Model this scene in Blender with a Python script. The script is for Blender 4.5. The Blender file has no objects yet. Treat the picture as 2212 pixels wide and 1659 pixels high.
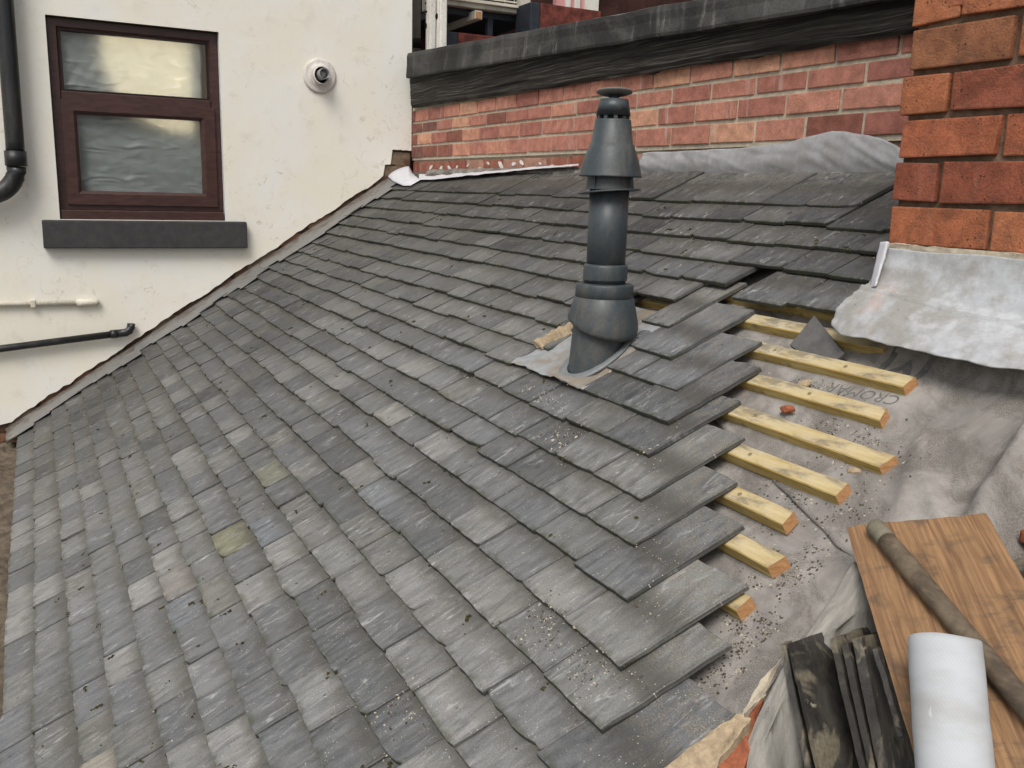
import bpy, bmesh, math, random
from mathutils import Vector as V, Matrix, noise as NZ
random.seed(7)
RR = random.Random(11)
sc = bpy.context.scene
COL = sc.collection

# ------------------------------------------------------------------ camera model (surveyed from the site photo)
F, CX, CY = 1956.925, 1106.0, 829.5
RX = V((0.4579, 0.8885, 0.0290)).normalized()
DN = V((0.1992, -0.0707, -0.9774)).normalized()
FW = RX.cross(DN).normalized()
RX = DN.cross(FW).normalized()
CAM = V((5.4124, -2.0848, -0.1646))
def ray(px, py): return FW + RX*((px-CX)/F) + DN*((py-CY)/F)
def at(px, py, dep): return CAM + ray(px, py)*dep
def proj(p):
    v = p-CAM; z = v.dot(FW)
    return CX+F*v.dot(RX)/z, CY+F*v.dot(DN)/z, z
def ony(px, py, y):
    R = ray(px, py); return CAM + R*((y-CAM.y)/R.y)

def onx(px, py, x):
    R = ray(px, py); return CAM + R*((x-CAM.x)/R.x)

# roof frame: x along the courses, s down the slope, h above the slate surface
TAN = 0.64; SL = math.sqrt(1+TAN*TAN); CA, SA = 1/SL, TAN/SL
def roof(x, s, h=0.0):
    return V((x, -s*CA - SA*h, -0.03 - s*SA + CA*h))
def onroof(px, py, h=0.0):
    R = ray(px, py); n = V((0, -SA, CA)); p0 = roof(0, 0, h)
    return CAM + R*((p0-CAM).dot(n)/R.dot(n))
def rs(p): return p.x, -(p.y)/CA - 0*p.z

# ------------------------------------------------------------------ object helpers
BASE = {}
def finish(name, bm, mat, parent=None, smooth=False, base=None):
    bmesh.ops.recalc_face_normals(bm, faces=bm.faces[:])
    me = bpy.data.meshes.new(name)
    if parent is not None: b = BASE[parent.name]
    else:
        if base is None:
            lo = [min(v.co[i] for v in bm.verts) for i in range(3)]; hi = [max(v.co[i] for v in bm.verts) for i in range(3)]
            base = V(((lo[0]+hi[0])/2, (lo[1]+hi[1])/2, lo[2]))
        b = V(base)
    bmesh.ops.translate(bm, verts=bm.verts[:], vec=-b)
    bm.to_mesh(me); bm.free()
    for m in (mat if isinstance(mat, (list, tuple)) else [mat]): me.materials.append(m)
    if smooth:
        for p in me.polygons: p.use_smooth = True
    o = bpy.data.objects.new(name, me); COL.objects.link(o)
    if parent is not None: o.parent = parent
    else: o.location = b
    BASE[o.name] = b
    return o
def tag(o, label, cat, group=None, kind=None):
    if label: o['label'] = label
    if cat: o['category'] = cat
    if group: o['group'] = group
    if kind: o['kind'] = kind
    return o
def thing(name, label, cat, loc, group=None):
    o = bpy.data.objects.new(name, None); COL.objects.link(o); o.location = loc
    o.empty_display_size = 0.05
    BASE[o.name] = V(loc)
    return tag(o, label, cat, group)
def face(bm, vs):
    try: return bm.faces.new(vs)
    except ValueError: return None
def box(bm, lo, hi, bev=0.0, jit=0.0, M=None, mi=0):
    lo = V(lo); hi = V(hi)
    vs = []
    for x in (lo.x, hi.x):
        for y in (lo.y, hi.y):
            for z in (lo.z, hi.z):
                p = V((x, y, z)) + V((RR.uniform(-jit, jit), RR.uniform(-jit, jit), RR.uniform(-jit, jit)))
                vs.append(bm.verts.new(M @ p if M else p))
    fs = []
    for q in ((0,1,3,2),(4,6,7,5),(0,4,5,1),(2,3,7,6),(0,2,6,4),(1,5,7,3)):
        f = bm.faces.new([vs[i] for i in q]); f.material_index = mi; fs.append(f)
    if bev > 0:
        es = list({e for f in fs for e in f.edges})
        r = bmesh.ops.bevel(bm, geom=es, offset=bev, segments=2, affect='EDGES', profile=0.6)
        return r['faces']
    return fs
def lathe(bm, prof, c, axis='z', n=32, zfun=None, mi=0):
    """prof: list of (radius, height); closed rings joined; caps where the radius is 0."""
    rings = []
    for i, (r, h) in enumerate(prof):
        ring = []
        for k in range(n):
            a = 2*math.pi*k/n
            u, v = r*math.cos(a), r*math.sin(a)
            if axis == 'z':
                p = V((c[0]+u, c[1]+v, c[2]+h))
                if zfun: p.z += zfun(i, u, v)
            else: p = V((c[0]+h, c[1]+u, c[2]+v))
            ring.append(bm.verts.new(p))
        rings.append(ring)
    for a, b in zip(rings, rings[1:]):
        for k in range(n):
            f = bm.faces.new((a[k], a[(k+1)%n], b[(k+1)%n], b[k])); f.material_index = mi
    for ring in (rings[0], rings[-1]):
        bm.faces.new(ring)
def tube(bm, pts, r, n=16, caps=True, rfun=None):
    pts = [V(p) for p in pts]; rings = []
    up = V((0.13, 0.27, 0.95))
    for i, p in enumerate(pts):
        t = (pts[min(i+1, len(pts)-1)] - pts[max(i-1, 0)]).normalized()
        a = t.cross(up).normalized(); b = t.cross(a)
        rr = rfun(i/(len(pts)-1)) if rfun else r
        rings.append([bm.verts.new(p + (a*math.cos(q*2*math.pi/n) + b*math.sin(q*2*math.pi/n))*rr) for q in range(n)])
    for a, b in zip(rings, rings[1:]):
        for k in range(n): bm.faces.new((a[k], a[(k+1)%n], b[(k+1)%n], b[k]))
    if caps: bm.faces.new(rings[0]); bm.faces.new(rings[-1])
def sheet(bm, fn, nu, nv, th, tfun=None, uvs=None):
    """a closed thin solid: fn(u,v)->point, thickened by th along the local normal"""
    P = [[V(fn(i/nu, j/nv)) for j in range(nv+1)] for i in range(nu+1)]
    T, B = [], []
    if tfun is not None:      # tfun: the side the visible face looks to
        a = (P[nu//2+1][nv//2]-P[nu//2][nv//2]).cross(P[nu//2][nv//2+1]-P[nu//2][nv//2])
        pass
    for i in range(nu+1):
        tr, br = [], []
        for j in range(nv+1):
            du = P[min(i+1, nu)][j]-P[max(i-1, 0)][j]; dv = P[i][min(j+1, nv)]-P[i][max(j-1, 0)]
            n = du.cross(dv); n = n.normalized() if n.length > 1e-12 else V((0, 0, 1))
            if tfun is not None: n = tfun.normalized()
            tr.append(bm.verts.new(P[i][j])); br.append(bm.verts.new(P[i][j]-n*th))
        T.append(tr); B.append(br)
    uvl = (bm.loops.layers.uv.get('UVMap') or bm.loops.layers.uv.new('UVMap')) if uvs else None
    def setuv(f, ijs):
        if uvs:
            for l, (i, j) in zip(f.loops, ijs): l[uvl].uv = uvs(i/nu, j/nv)
    for i in range(nu):
        for j in range(nv):
            ij = ((i, j), (i+1, j), (i+1, j+1), (i, j+1))
            setuv(bm.faces.new([T[a][b] for a, b in ij]), ij)
            setuv(bm.faces.new([B[a][b] for a, b in ij[::-1]]), ij[::-1])
    for i in range(nu):
        for j in (0, nv):
            ij = ((i, j), (i+1, j)); setuv(bm.faces.new((T[i][j], T[i+1][j], B[i+1][j], B[i][j])), ((i, j), (i+1, j), (i+1, j), (i, j)))
    for j in range(nv):
        for i in (0, nu):
            setuv(bm.faces.new((T[i][j], T[i][j+1], B[i][j+1], B[i][j])), ((i, j), (i, j+1), (i, j+1), (i, j)))
def nz(x, y=0., z=0.): return NZ.noise(V((x, y, z)))
def lerp(a, b, t): return a+(b-a)*t
def bilin(q, u, v): return (q[0]*(1-u)+q[1]*u)*(1-v) + (q[3]*(1-u)+q[2]*u)*v
def sstep(a, b, x):
    t = max(0., min(1., (x-a)/(b-a))); return t*t*(3-2*t)

# ------------------------------------------------------------------ materials
class N:
    def __init__(s, name, rough=0.7, spec=0.4):
        s.m = bpy.data.materials.new(name); s.m.use_nodes = True; s.t = s.m.node_tree
        s.b = s.t.nodes['Principled BSDF']; s.b.inputs['Roughness'].default_value = rough
        s.b.inputs['Specular IOR Level'].default_value = spec
    def n(s, typ, **kw):
        nd = s.t.nodes.new(typ)
        for k, v in kw.items():
            if hasattr(nd, k): setattr(nd, k, v)
            else: nd.inputs[k].default_value = v
        return nd
    def l(s, a, b): s.t.links.new(a, b); return a
    def coord(s, kind='Object'):
        return s.n('ShaderNodeTexCoord').outputs[kind]
    def attr(s, name): return s.n('ShaderNodeAttribute', attribute_name=name).outputs['Color']
    def map(s, vec, scale=(1, 1, 1), rot=(0, 0, 0), loc=(0, 0, 0)):
        m = s.n('ShaderNodeMapping'); s.l(vec, m.inputs['Vector'])
        m.inputs['Scale'].default_value = scale; m.inputs['Rotation'].default_value = rot; m.inputs['Location'].default_value = loc
        return m.outputs[0]
    def noise(s, vec, scale, detail=4, rough=0.55, dist=0.0):
        t = s.n('ShaderNodeTexNoise'); s.l(vec, t.inputs['Vector'])
        t.inputs['Scale'].default_value = scale; t.inputs['Detail'].default_value = detail
        t.inputs['Roughness'].default_value = rough; t.inputs['Distortion'].default_value = dist
        return t.outputs['Fac']
    def voro(s, vec, scale, feature='F1', out='Distance'):
        t = s.n('ShaderNodeTexVoronoi', feature=feature); s.l(vec, t.inputs['Vector']); t.inputs['Scale'].default_value = scale
        return t.outputs[out]
    def ramp(s, fac, a, b, lo=0.0, hi=1.0):
        m = s.n('ShaderNodeMapRange', interpolation_type='SMOOTHSTEP'); s.l(fac, m.inputs['Value'])
        m.inputs['From Min'].default_value = a; m.inputs['From Max'].default_value = b
        m.inputs['To Min'].default_value = lo; m.inputs['To Max'].default_value = hi
        return m.outputs[0]
    def math(s, op, a, b):
        m = s.n('ShaderNodeMath', operation=op)
        for i, x in enumerate((a, b)):
            if isinstance(x, (int, float)): m.inputs[i].default_value = x
            else: s.l(x, m.inputs[i])
        return m.outputs[0]
    def mix(s, fac, a, b, mode='MIX'):
        m = s.n('ShaderNodeMix', data_type='RGBA', blend_type=mode)
        for i, x in ((0, fac), (6, a), (7, b)):
            if isinstance(x, (int, float)): m.inputs[i].default_value = x
            elif isinstance(x, tuple): m.inputs[i].default_value = (*x, 1) if len(x) == 3 else x
            else: s.l(x, m.inputs[i])
        return m.outputs[2]
    def col(s, c):
        if isinstance(c, tuple): s.b.inputs['Base Color'].default_value = (*c, 1)
        else: s.l(c, s.b.inputs['Base Color'])
        return s
    def rough(s, c): s.l(c, s.b.inputs['Roughness']); return s
    def bump(s, h, strength=0.3, dist=0.002):
        b = s.n('ShaderNodeBump'); b.inputs['Strength'].default_value = strength; b.inputs['Distance'].default_value = dist
        s.l(h, b.inputs['Height']); s.l(b.outputs[0], s.b.inputs['Normal']); return s
def combine_uv(k):
    u = k.n('ShaderNodeUVMap', uv_map='UVMap').outputs[0]; return u

def slate_material(name, dust=1.0, gain=1.0):
    k = N(name, 0.6, 0.35)
    uv = combine_uv(k); loc = k.n('ShaderNodeUVMap', uv_map='loc').outputs[0]
    tone = k.attr('tone'); ob = k.coord('Object')
    st = k.noise(k.map(uv, (55, 11, 1), (0, 0, 0.35)), 1.0, 5, 0.62, 0.6)
    c = k.mix(1.0, tone, k.mix(k.ramp(st, .28, .72), (.66, .66, .67), (1.36, 1.36, 1.34)), 'MULTIPLY')
    big = k.noise(uv, 14, 4, .6, .8)
    c = k.mix(k.ramp(big, .35, .7, 0, .55), c, k.mix(1.0, tone, (1.28, 1.24, 1.16), 'MULTIPLY'))
    fine = k.noise(uv, 330, 3, .6)
    c = k.mix(1.0, c, k.mix(k.ramp(fine, .3, .7), (.82, .82, .82), (1.17, 1.17, 1.16)), 'MULTIPLY')
    # pale scuffs and painted sheen streaks that follow the cleavage grain
    sc1 = k.noise(k.map(uv, (60, 16, 1), (0, 0, 0.5)), 1.0, 6, .7, 1.2)
    sc2 = k.noise(uv, 9, 2, .5)
    scuff_sheen = k.math('MULTIPLY', k.ramp(sc1, .53, .68), k.ramp(sc2, .40, .62))
    c = k.mix(k.math('MULTIPLY', scuff_sheen, .72), c, (.41, .41, .405))
    # brown dust caught below the course above
    sx = k.n('ShaderNodeSeparateXYZ'); k.l(loc, sx.inputs[0])
    dn = k.noise(uv, 38, 5, .7, .5)
    du = k.math('MULTIPLY', k.ramp(sx.outputs[1], .035, .10), k.ramp(dn, .40, .62))
    spd = k.ramp(k.noise(uv, 420, 2, .6), .40, .62, .35, 1)
    du = k.math('MULTIPLY', k.math('MULTIPLY', du, spd), .78*dust)
    c = k.mix(du, c, k.mix(k.ramp(fine, .35, .65), (.095, .084, .066), (.27, .235, .185)))
    c = k.mix(k.ramp(sx.outputs[1], -.0005, -.005, 0, .85), c, (.022, .022, .017))  # slate butts and sides: grime plus their shade put into the colour
    dk = k.math('MULTIPLY', k.ramp(k.noise(k.map(uv, (40, 7, 1), (0, 0, .4)), 1.0, 4, .65, .8), .56, .70), k.ramp(k.noise(uv, 7, 2, .5), .46, .62))
    c = k.mix(k.math('MULTIPLY', dk, .6), c, (.052, .052, .054))
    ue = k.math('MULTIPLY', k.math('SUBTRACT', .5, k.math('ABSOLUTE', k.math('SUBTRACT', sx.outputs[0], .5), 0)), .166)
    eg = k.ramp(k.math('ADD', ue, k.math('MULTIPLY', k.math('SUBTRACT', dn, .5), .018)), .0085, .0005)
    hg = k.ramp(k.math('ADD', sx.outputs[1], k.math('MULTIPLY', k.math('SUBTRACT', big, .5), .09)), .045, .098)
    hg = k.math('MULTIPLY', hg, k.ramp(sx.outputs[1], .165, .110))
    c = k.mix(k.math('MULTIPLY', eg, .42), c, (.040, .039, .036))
    c = k.mix(k.math('MULTIPLY', hg, .66), c, (.052, .049, .043))  # band below the course above: grime with painted shade
    # green film near the butt edge, dark blots, white flecks
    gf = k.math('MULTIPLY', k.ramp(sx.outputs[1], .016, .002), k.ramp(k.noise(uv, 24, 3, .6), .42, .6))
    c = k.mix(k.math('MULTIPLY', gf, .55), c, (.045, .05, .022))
    vb = k.ramp(k.voro(k.map(uv, (1, .7, 1)), 26), .10, .05)
    vb = k.math('MULTIPLY', vb, k.ramp(k.noise(uv, 6, 2, .5), .46, .56))
    c = k.mix(k.math('MULTIPLY', vb, .8), c, (.035, .032, .024))
    fl = k.math('MULTIPLY', k.ramp(k.voro(uv, 120), .15, .09), k.ramp(k.noise(uv, 17, 2, .5), .46, .60))
    fl = k.math('MULTIPLY', fl, k.ramp(sx.outputs[1], -.002, .002))
    c = k.mix(k.math('MULTIPLY', fl, .8), c, (.55, .52, .46))
    if gain != 1.0: c = k.mix(1.0, c, (gain, gain, gain), 'MULTIPLY')
    k.col(c); k.rough(k.ramp(st, .2, .8, .40, .66))
    h = k.math('ADD', k.math('MULTIPLY', st, .8), k.math('ADD', k.math('MULTIPLY', fine, .35), k.math('MULTIPLY', sc1, .6)))
    k.bump(h, .55, .0022)
    return k.m
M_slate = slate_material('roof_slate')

def simple(name, c, rough=.6, spec=.4, var=.12, scale=30, bump=.15, bdist=.002, fine=200, metal=0.0):
    k = N(name, rough, spec); ob = k.coord('Object')
    a = k.noise(ob, scale, 5, .6, .3); b = k.noise(ob, fine, 3, .6)
    v = k.math('ADD', k.math('MULTIPLY', a, .7), k.math('MULTIPLY', b, .3))
    col = k.mix(1.0, c, k.mix(k.ramp(v, .3, .7), (1-var,)*3, (1+var,)*3), 'MULTIPLY')
    k.col(col).bump(v, bump, bdist); k.b.inputs['Metallic'].default_value = metal
    return k.m

def render_material():
    k = N('cream_render', .85, .25); ob = k.coord('Object')
    pat = k.noise(ob, 2.2, 5, .6, .5); mid = k.noise(ob, 9, 5, .65, .4); fine = k.noise(ob, 160, 4, .6)
    c = k.mix(k.ramp(pat, .35, .68), (.72, .685, .585), (.72, .705, .66))
    c = k.mix(k.ramp(mid, .54, .76, 0, .5), c, (.57, .535, .45))
    st = k.math('MULTIPLY', k.ramp(k.noise(ob, 17, 6, .72, 1.2), .56, .68), k.ramp(k.noise(ob, 2.6, 2, .5), .46, .60))
    c = k.mix(k.math('MULTIPLY', st, .55), c, (.40, .36, .28))
    # hairline cracks and flaked paint
    w = k.n('ShaderNodeVectorMath', operation='ADD'); k.l(ob, w.inputs[0])
    nc = k.n('ShaderNodeTexNoise'); k.l(ob, nc.inputs['Vector']); nc.inputs['Scale'].default_value = 5; nc.inputs['Detail'].default_value = 5
    sv = k.n('ShaderNodeVectorMath', operation='SCALE'); k.l(nc.outputs['Color'], sv.inputs[0]); sv.inputs['Scale'].default_value = .35
    k.l(sv.outputs[0], w.inputs[1])
    cr = k.voro(w.outputs[0], 2.4, 'DISTANCE_TO_EDGE')
    cm = k.math('MULTIPLY', k.ramp(cr, .007, .001), k.ramp(k.noise(ob, 3.1, 2, .5), .56, .66))
    c = k.mix(k.math('MULTIPLY', cm, .42), c, (.36, .33, .27))
    sp = k.math('MULTIPLY', k.ramp(k.voro(ob, 14), .07, .035), k.ramp(k.noise(ob, 4, 2, .5), .55, .65))
    c = k.mix(k.math('MULTIPLY', sp, .6), c, (.22, .18, .12))
    k.col(c)
    k.bump(k.math('ADD', k.math('MULTIPLY', mid, 1.2), k.math('SUBTRACT', k.math('MULTIPLY', fine, .3), k.math('MULTIPLY', cm, .6))), .3, .007)
    return k.m
M_render = render_material()

def brick_material(name, worn=1.0, streak=0.0):
    k = N(name, .85, .25); ob = k.coord('Object'); tone = k.attr('tone')
    a = k.noise(ob, 22, 5, .65, .4); f = k.noise(ob, 260, 4, .65)
    c = k.mix(1.0, tone, k.mix(k.ramp(a, .3, .7), (.80-.12*worn, .78-.12*worn, .76-.12*worn), (1.18, 1.16, 1.12)), 'MULTIPLY')
    c = k.mix(1.0, c, k.mix(k.ramp(f, .3, .7), (.80, .80, .80), (1.16, 1.16, 1.16)), 'MULTIPLY')
    pit = k.math('MULTIPLY', k.ramp(k.math('ADD', k.voro(ob, 95), k.math('MULTIPLY', f, .25)), .36, .24), k.ramp(k.noise(ob, 24, 4, .65), .50, .62))
    c = k.mix(k.math('MULTIPLY', pit, .75*worn), c, (.07, .045, .03))
    soot = k.ramp(k.noise(ob, 15, 6, .78, .8), .50, .70)
    c = k.mix(k.math('MULTIPLY', soot, .62*worn), c, (.10, .060, .042))
    if streak:
        s = k.noise(k.map(ob, (34, 34, 3)), 1.0, 4, .6)
        s2 = k.math('MULTIPLY', k.ramp(s, .58, .72), k.ramp(k.noise(ob, 3.3, 3, .6), .44, .58))
        c = k.mix(k.math('MULTIPLY', s2, streak), c, (.52, .44, .40))
    k.col(c).bump(k.math('SUBTRACT', k.math('ADD', k.math('MULTIPLY', a, .6), k.math('MULTIPLY', f, .5)), k.math('MULTIPLY', pit, .9)), .55+.35*worn, .003+.0015*worn)
    return k.m
M_brick = brick_material('wall_brick', .5, .5)
M_brick_old = brick_material('chimney_brick', 1.0, .12)
M_mortar = simple('mortar', (.44, .385, .295), .95, .1, .25, 40, .6, .004)
M_mortar_dark = simple('mortar_dark', (.15, .105, .072), .95, .1, .4, 40, .6, .004)
M_mortar_tan = simple('mortar_tan', (.36, .28, .185), .95, .1, .28, 60, .8, .005)
M_masonry = simple('old_masonry', (.115, .07, .045), .95, .1, .55, 12, .9, .01)

def timber_dark():
    k = N('weathered_timber', .8, .3); ob = k.coord('Object')
    w = k.map(ob, (1.2, 9, 60), (0, .13, 0))
    d = k.noise(k.map(ob, (1.6, 2, 5)), 1.0, 3, .5)
    ad = k.n('ShaderNodeVectorMath', operation='ADD'); k.l(w, ad.inputs[0])
    cx = k.n('ShaderNodeCombineXYZ'); k.l(k.math('MULTIPLY', d, 2.4), cx.inputs[2]); k.l(cx.outputs[0], ad.inputs[1])
    g = k.noise(ad.outputs[0], 1.0, 6, .7, .3)
    g2 = k.noise(k.map(ad.outputs[0], (2, 1, 3.2)), 1.0, 4, .7)
    c = k.mix(k.ramp(g, .38, .62), (.004, .0035, .003), (.042, .037, .031))
    c = k.mix(k.ramp(g2, .50, .68, 0, .8), c, (.17, .155, .13))
    ck = k.ramp(k.noise(k.map(ad.outputs[0], (.35, 1, .55)), 1.0, 3, .5), .40, .33); c = k.mix(k.math('MULTIPLY', ck, .9), c, (.003, .003, .003))
    pat = k.ramp(k.noise(ob, 2.2, 3, .6), .45, .62)
    c = k.mix(k.math('MULTIPLY', pat, .5), c, (.018, .015, .012))
    k.col(c).bump(k.math('ADD', g, k.math('MULTIPLY', g2, .6)), 1.0, .012)
    return k.m
M_timber = timber_dark()

def felt_material():
    k = N('coping_felt', .75, .35); ob = k.coord('Object')
    a = k.noise(k.map(ob, (2.2, 2, 3)), 1.0, 6, .7, .7); f = k.noise(ob, 120, 4, .65)
    s = k.noise(k.map(ob, (26, 20, 2.2)), 1.0, 4, .6, .4)
    c = k.mix(k.ramp(a, .38, .66), (.016, .016, .0155), (.066, .064, .060))
    c = k.mix(k.math('MULTIPLY', k.math('MULTIPLY', k.ramp(s, .54, .74), .7), k.ramp(k.noise(ob, 3, 2, .5), .40, .6)), c, (.20, .19, .175))
    c = k.mix(1.0, c, k.mix(k.ramp(f, .3, .7), (.75, .75, .75), (1.25, 1.25, 1.25)), 'MULTIPLY')
    sx = k.n('ShaderNodeSeparateXYZ'); k.l(k.coord('Generated'), sx.inputs[0])
    k.col(c).bump(k.math('ADD', k.math('MULTIPLY', a, 1.5), k.math('MULTIPLY', f, .3)), .5, .008)
    return k.m
M_felt = felt_material()
M_felt_rim = simple('coping_rim', (.33, .34, .35), .7, .3, .3, 40, .5, .004)

def plastic_dusty(name, c, dust=(.16, .14, .11), amt=.5, rough=.42):
    k = N(name, rough, .45); ob = k.coord('Object')
    a = k.noise(k.map(ob, (1, 1, .35)), 14, 5, .65, .5); f = k.noise(ob, 140, 4, .6)
    col = k.mix(k.ramp(a, .45, .72, 0, amt), c, dust)
    col = k.mix(1.0, col, k.mix(k.ramp(f, .3, .7), (.88,)*3, (1.12,)*3), 'MULTIPLY')
    k.col(col).bump(k.math('ADD', a, k.math('MULTIPLY', f, .3)), .12, .002)
    k.rough(k.ramp(a, .3, .7, rough-.06, rough+.22))
    return k.m
M_flue = plastic_dusty('flue_plastic', (.040, .052, .059), (.115, .102, .082), .6, .38)
M_flue_top = plastic_dusty('flue_cap_plastic', (.125, .13, .125), (.20, .18, .16), .5, .55)
M_blackpipe = plastic_dusty('black_pvc', (.012, .013, .014), (.07, .06, .05), .35, .32)
M_cream_pvc = plastic_dusty('cream_pvc', (.62, .58, .49), (.40, .34, .24), .5, .45)
M_white_pvc = plastic_dusty('white_pvc', (.66, .64, .58), (.42, .36, .28), .6, .5)
M_vent_white = plastic_dusty('vent_white', (.60, .57, .53), (.30, .24, .20), .5, .55)
M_vent_grey = plastic_dusty('vent_grey', (.30, .30, .31), (.14, .12, .11), .6, .5)
M_vent_dark = simple('vent_dark', (.014, .012, .011), .8, .2)

def upvc_brown():
    k = N('rosewood_upvc', .38, .45); ob = k.coord('Object')
    g = k.noise(k.map(ob, (30, 14, 60)), 1.0, 4, .6, .3); g2 = k.noise(k.map(ob, (3, 2, 22)), 1.0, 3, .6, .6)
    c = k.mix(k.ramp(g, .3, .7), (.034, .0145, .012), (.062, .026, .021))
    c = k.mix(k.ramp(g2, .5, .75, 0, .5), c, (.075, .034, .026))
    k.col(c).bump(g, .12, .001); return k.m
M_upvc = upvc_brown()
M_upvc_dark = simple('rosewood_seal', (.016, .007, .006), .5, .3, .15)
M_sillpaint = simple('charcoal_sill_paint', (.042, .040, .041), .72, .3, .22, 24, .45, .004)

def glass_material():
    m = bpy.data.materials.new('window_glass'); m.use_nodes = True; t = m.node_tree
    for nd in list(t.nodes): t.nodes.remove(nd)
    out = t.nodes.new('ShaderNodeOutputMaterial'); g = t.nodes.new('ShaderNodeBsdfGlossy'); tr = t.nodes.new('ShaderNodeBsdfTransparent')
    fr = t.nodes.new('ShaderNodeFresnel'); fr.inputs['IOR'].default_value = 1.5; mx = t.nodes.new('ShaderNodeMixShader')
    g.inputs['Roughness'].default_value = .01; tr.inputs['Color'].default_value = (.955, .965, .96, 1)
    gm = t.nodes.new('ShaderNodeNewGeometry'); m1 = t.nodes.new('ShaderNodeMath'); m1.operation = 'SUBTRACT'; m1.inputs[0].default_value = 1; m2 = t.nodes.new('ShaderNodeMath'); m2.operation = 'MULTIPLY'
    t.links.new(gm.outputs['Backfacing'], m1.inputs[1]); t.links.new(m1.outputs[0], m2.inputs[0]); t.links.new(fr.outputs[0], m2.inputs[1])
    t.links.new(m2.outputs[0], mx.inputs[0]); t.links.new(tr.outputs[0], mx.inputs[1]); t.links.new(g.outputs[0], mx.inputs[2]); t.links.new(mx.outputs[0], out.inputs[0])
    return m
M_glass = glass_material()
def sheet_material():
    m = bpy.data.materials.new('polythene_sheet'); m.use_nodes = True; t = m.node_tree
    for nd in list(t.nodes): t.nodes.remove(nd)
    L = t.links.new
    out = t.nodes.new('ShaderNodeOutputMaterial'); df = t.nodes.new('ShaderNodeBsdfPrincipled'); tl = t.nodes.new('ShaderNodeBsdfTranslucent'); mx = t.nodes.new('ShaderNodeMixShader')
    mx.inputs[0].default_value = .34
    tc = t.nodes.new('ShaderNodeTexCoord'); mp = t.nodes.new('ShaderNodeMapping'); mp.inputs['Scale'].default_value = (1, 1.3, 4.2); mp.inputs['Rotation'].default_value = (.5, 0, 0)
    n1 = t.nodes.new('ShaderNodeTexNoise'); n1.inputs['Scale'].default_value = 5.2; n1.inputs['Detail'].default_value = 5; n1.inputs['Distortion'].default_value = .5; n1.noise_type = 'RIDGED_MULTIFRACTAL'; n1.inputs['Roughness'].default_value = .62
    L(tc.outputs['Object'], mp.inputs[0]); L(mp.outputs[0], n1.inputs['Vector'])
    bp = t.nodes.new('ShaderNodeBump'); bp.inputs['Strength'].default_value = .9; bp.inputs['Distance'].default_value = .011; L(n1.outputs['Fac'], bp.inputs['Height'])
    df.inputs['Base Color'].default_value = (.40, .44, .41, 1); df.inputs['Roughness'].default_value = .22; df.inputs['Specular IOR Level'].default_value = .7
    mr = t.nodes.new('ShaderNodeMapRange'); L(n1.outputs['Fac'], mr.inputs[0]); mr.inputs[1].default_value = .25; mr.inputs[2].default_value = 1.5
    mc = t.nodes.new('ShaderNodeMix'); mc.data_type = 'RGBA'; L(mr.outputs[0], mc.inputs[0]); mc.inputs[6].default_value = (.31, .33, .325, 1); mc.inputs[7].default_value = (.76, .78, .765, 1); L(mc.outputs[2], df.inputs['Base Color']); L(mc.outputs[2], tl.inputs['Color'])
    tl.inputs['Color'].default_value = (.78, .78, .75, 1)
    L(bp.outputs[0], df.inputs['Normal']); L(df.outputs[0], mx.inputs[1]); L(tl.outputs[0], mx.inputs[2]); L(mx.outputs[0], out.inputs[0])
    return m
M_sheet = sheet_material()
M_room = simple('dim_room', (.02, .02, .02), .9, .1)
def emit(name, c, s):
    k = N(name); k.b.inputs['Emission Color'].default_value = (*c, 1); k.b.inputs['Emission Strength'].default_value = s; return k.m
M_glow = emit('added_glow', (1.0, .74, .50), 36.0)  # added emitter for the warm patch on the sheet, no known lamp

def lead_material(name, base=(.40, .42, .44), dirt=(.26, .21, .155), amt=.6, rust=0.0):
    k = N(name, .5, .5); ob = k.coord('Object')
    a = k.noise(ob, 9, 6, .72, .1); b = k.noise(ob, 48, 5, .72, .1); f = k.noise(ob, 210, 3, .6)
    c = k.mix(k.ramp(b, .3, .7), tuple(x*.90 for x in base), tuple(min(1, x*1.12) for x in base))
    c = k.mix(k.ramp(a, .40, .62, 0, amt), c, dirt)
    c = k.mix(k.ramp(k.noise(ob, 30, 4, .7), .62, .74, 0, .25), c, (.58, .60, .62))
    if rust:
        r = k.ramp(k.noise(ob, 7.5, 3, .6, .4), .60, .74, 0, rust); c = k.mix(r, c, (.46, .26, .17))
        dk = k.math('MULTIPLY', k.ramp(k.noise(ob, 90, 4, .7), .60, .70), k.ramp(a, .5, .65)); c = k.mix(k.math('MULTIPLY', dk, .6), c, (.09, .075, .06))
    k.col(c); k.b.inputs['Metallic'].default_value = .25; k.rough(k.ramp(b, .3, .7, .38, .6))
    k.bump(k.math('ADD', k.math('MULTIPLY', a, 1.0), k.math('ADD', k.math('MULTIPLY', b, .3), k.math('MULTIPLY', f, .1))), .28, .005)
    return k.m
M_lead = lead_material('lead_flashing', (.33, .345, .355), (.26, .215, .165), .95)
M_lead_apron = lead_material('lead_apron', (.49, .505, .52), (.29, .265, .225), .7, .4)
M_soaker = lead_material('lead_soaker', (.17, .17, .168), (.24, .22, .19), .5)
M_abut = lead_material('cement_fillet', (.20, .188, .172), (.095, .072, .055), .85)
M_upstand = lead_material('grey_upstand', (.36, .36, .37), (.24, .23, .22), .5)

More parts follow.
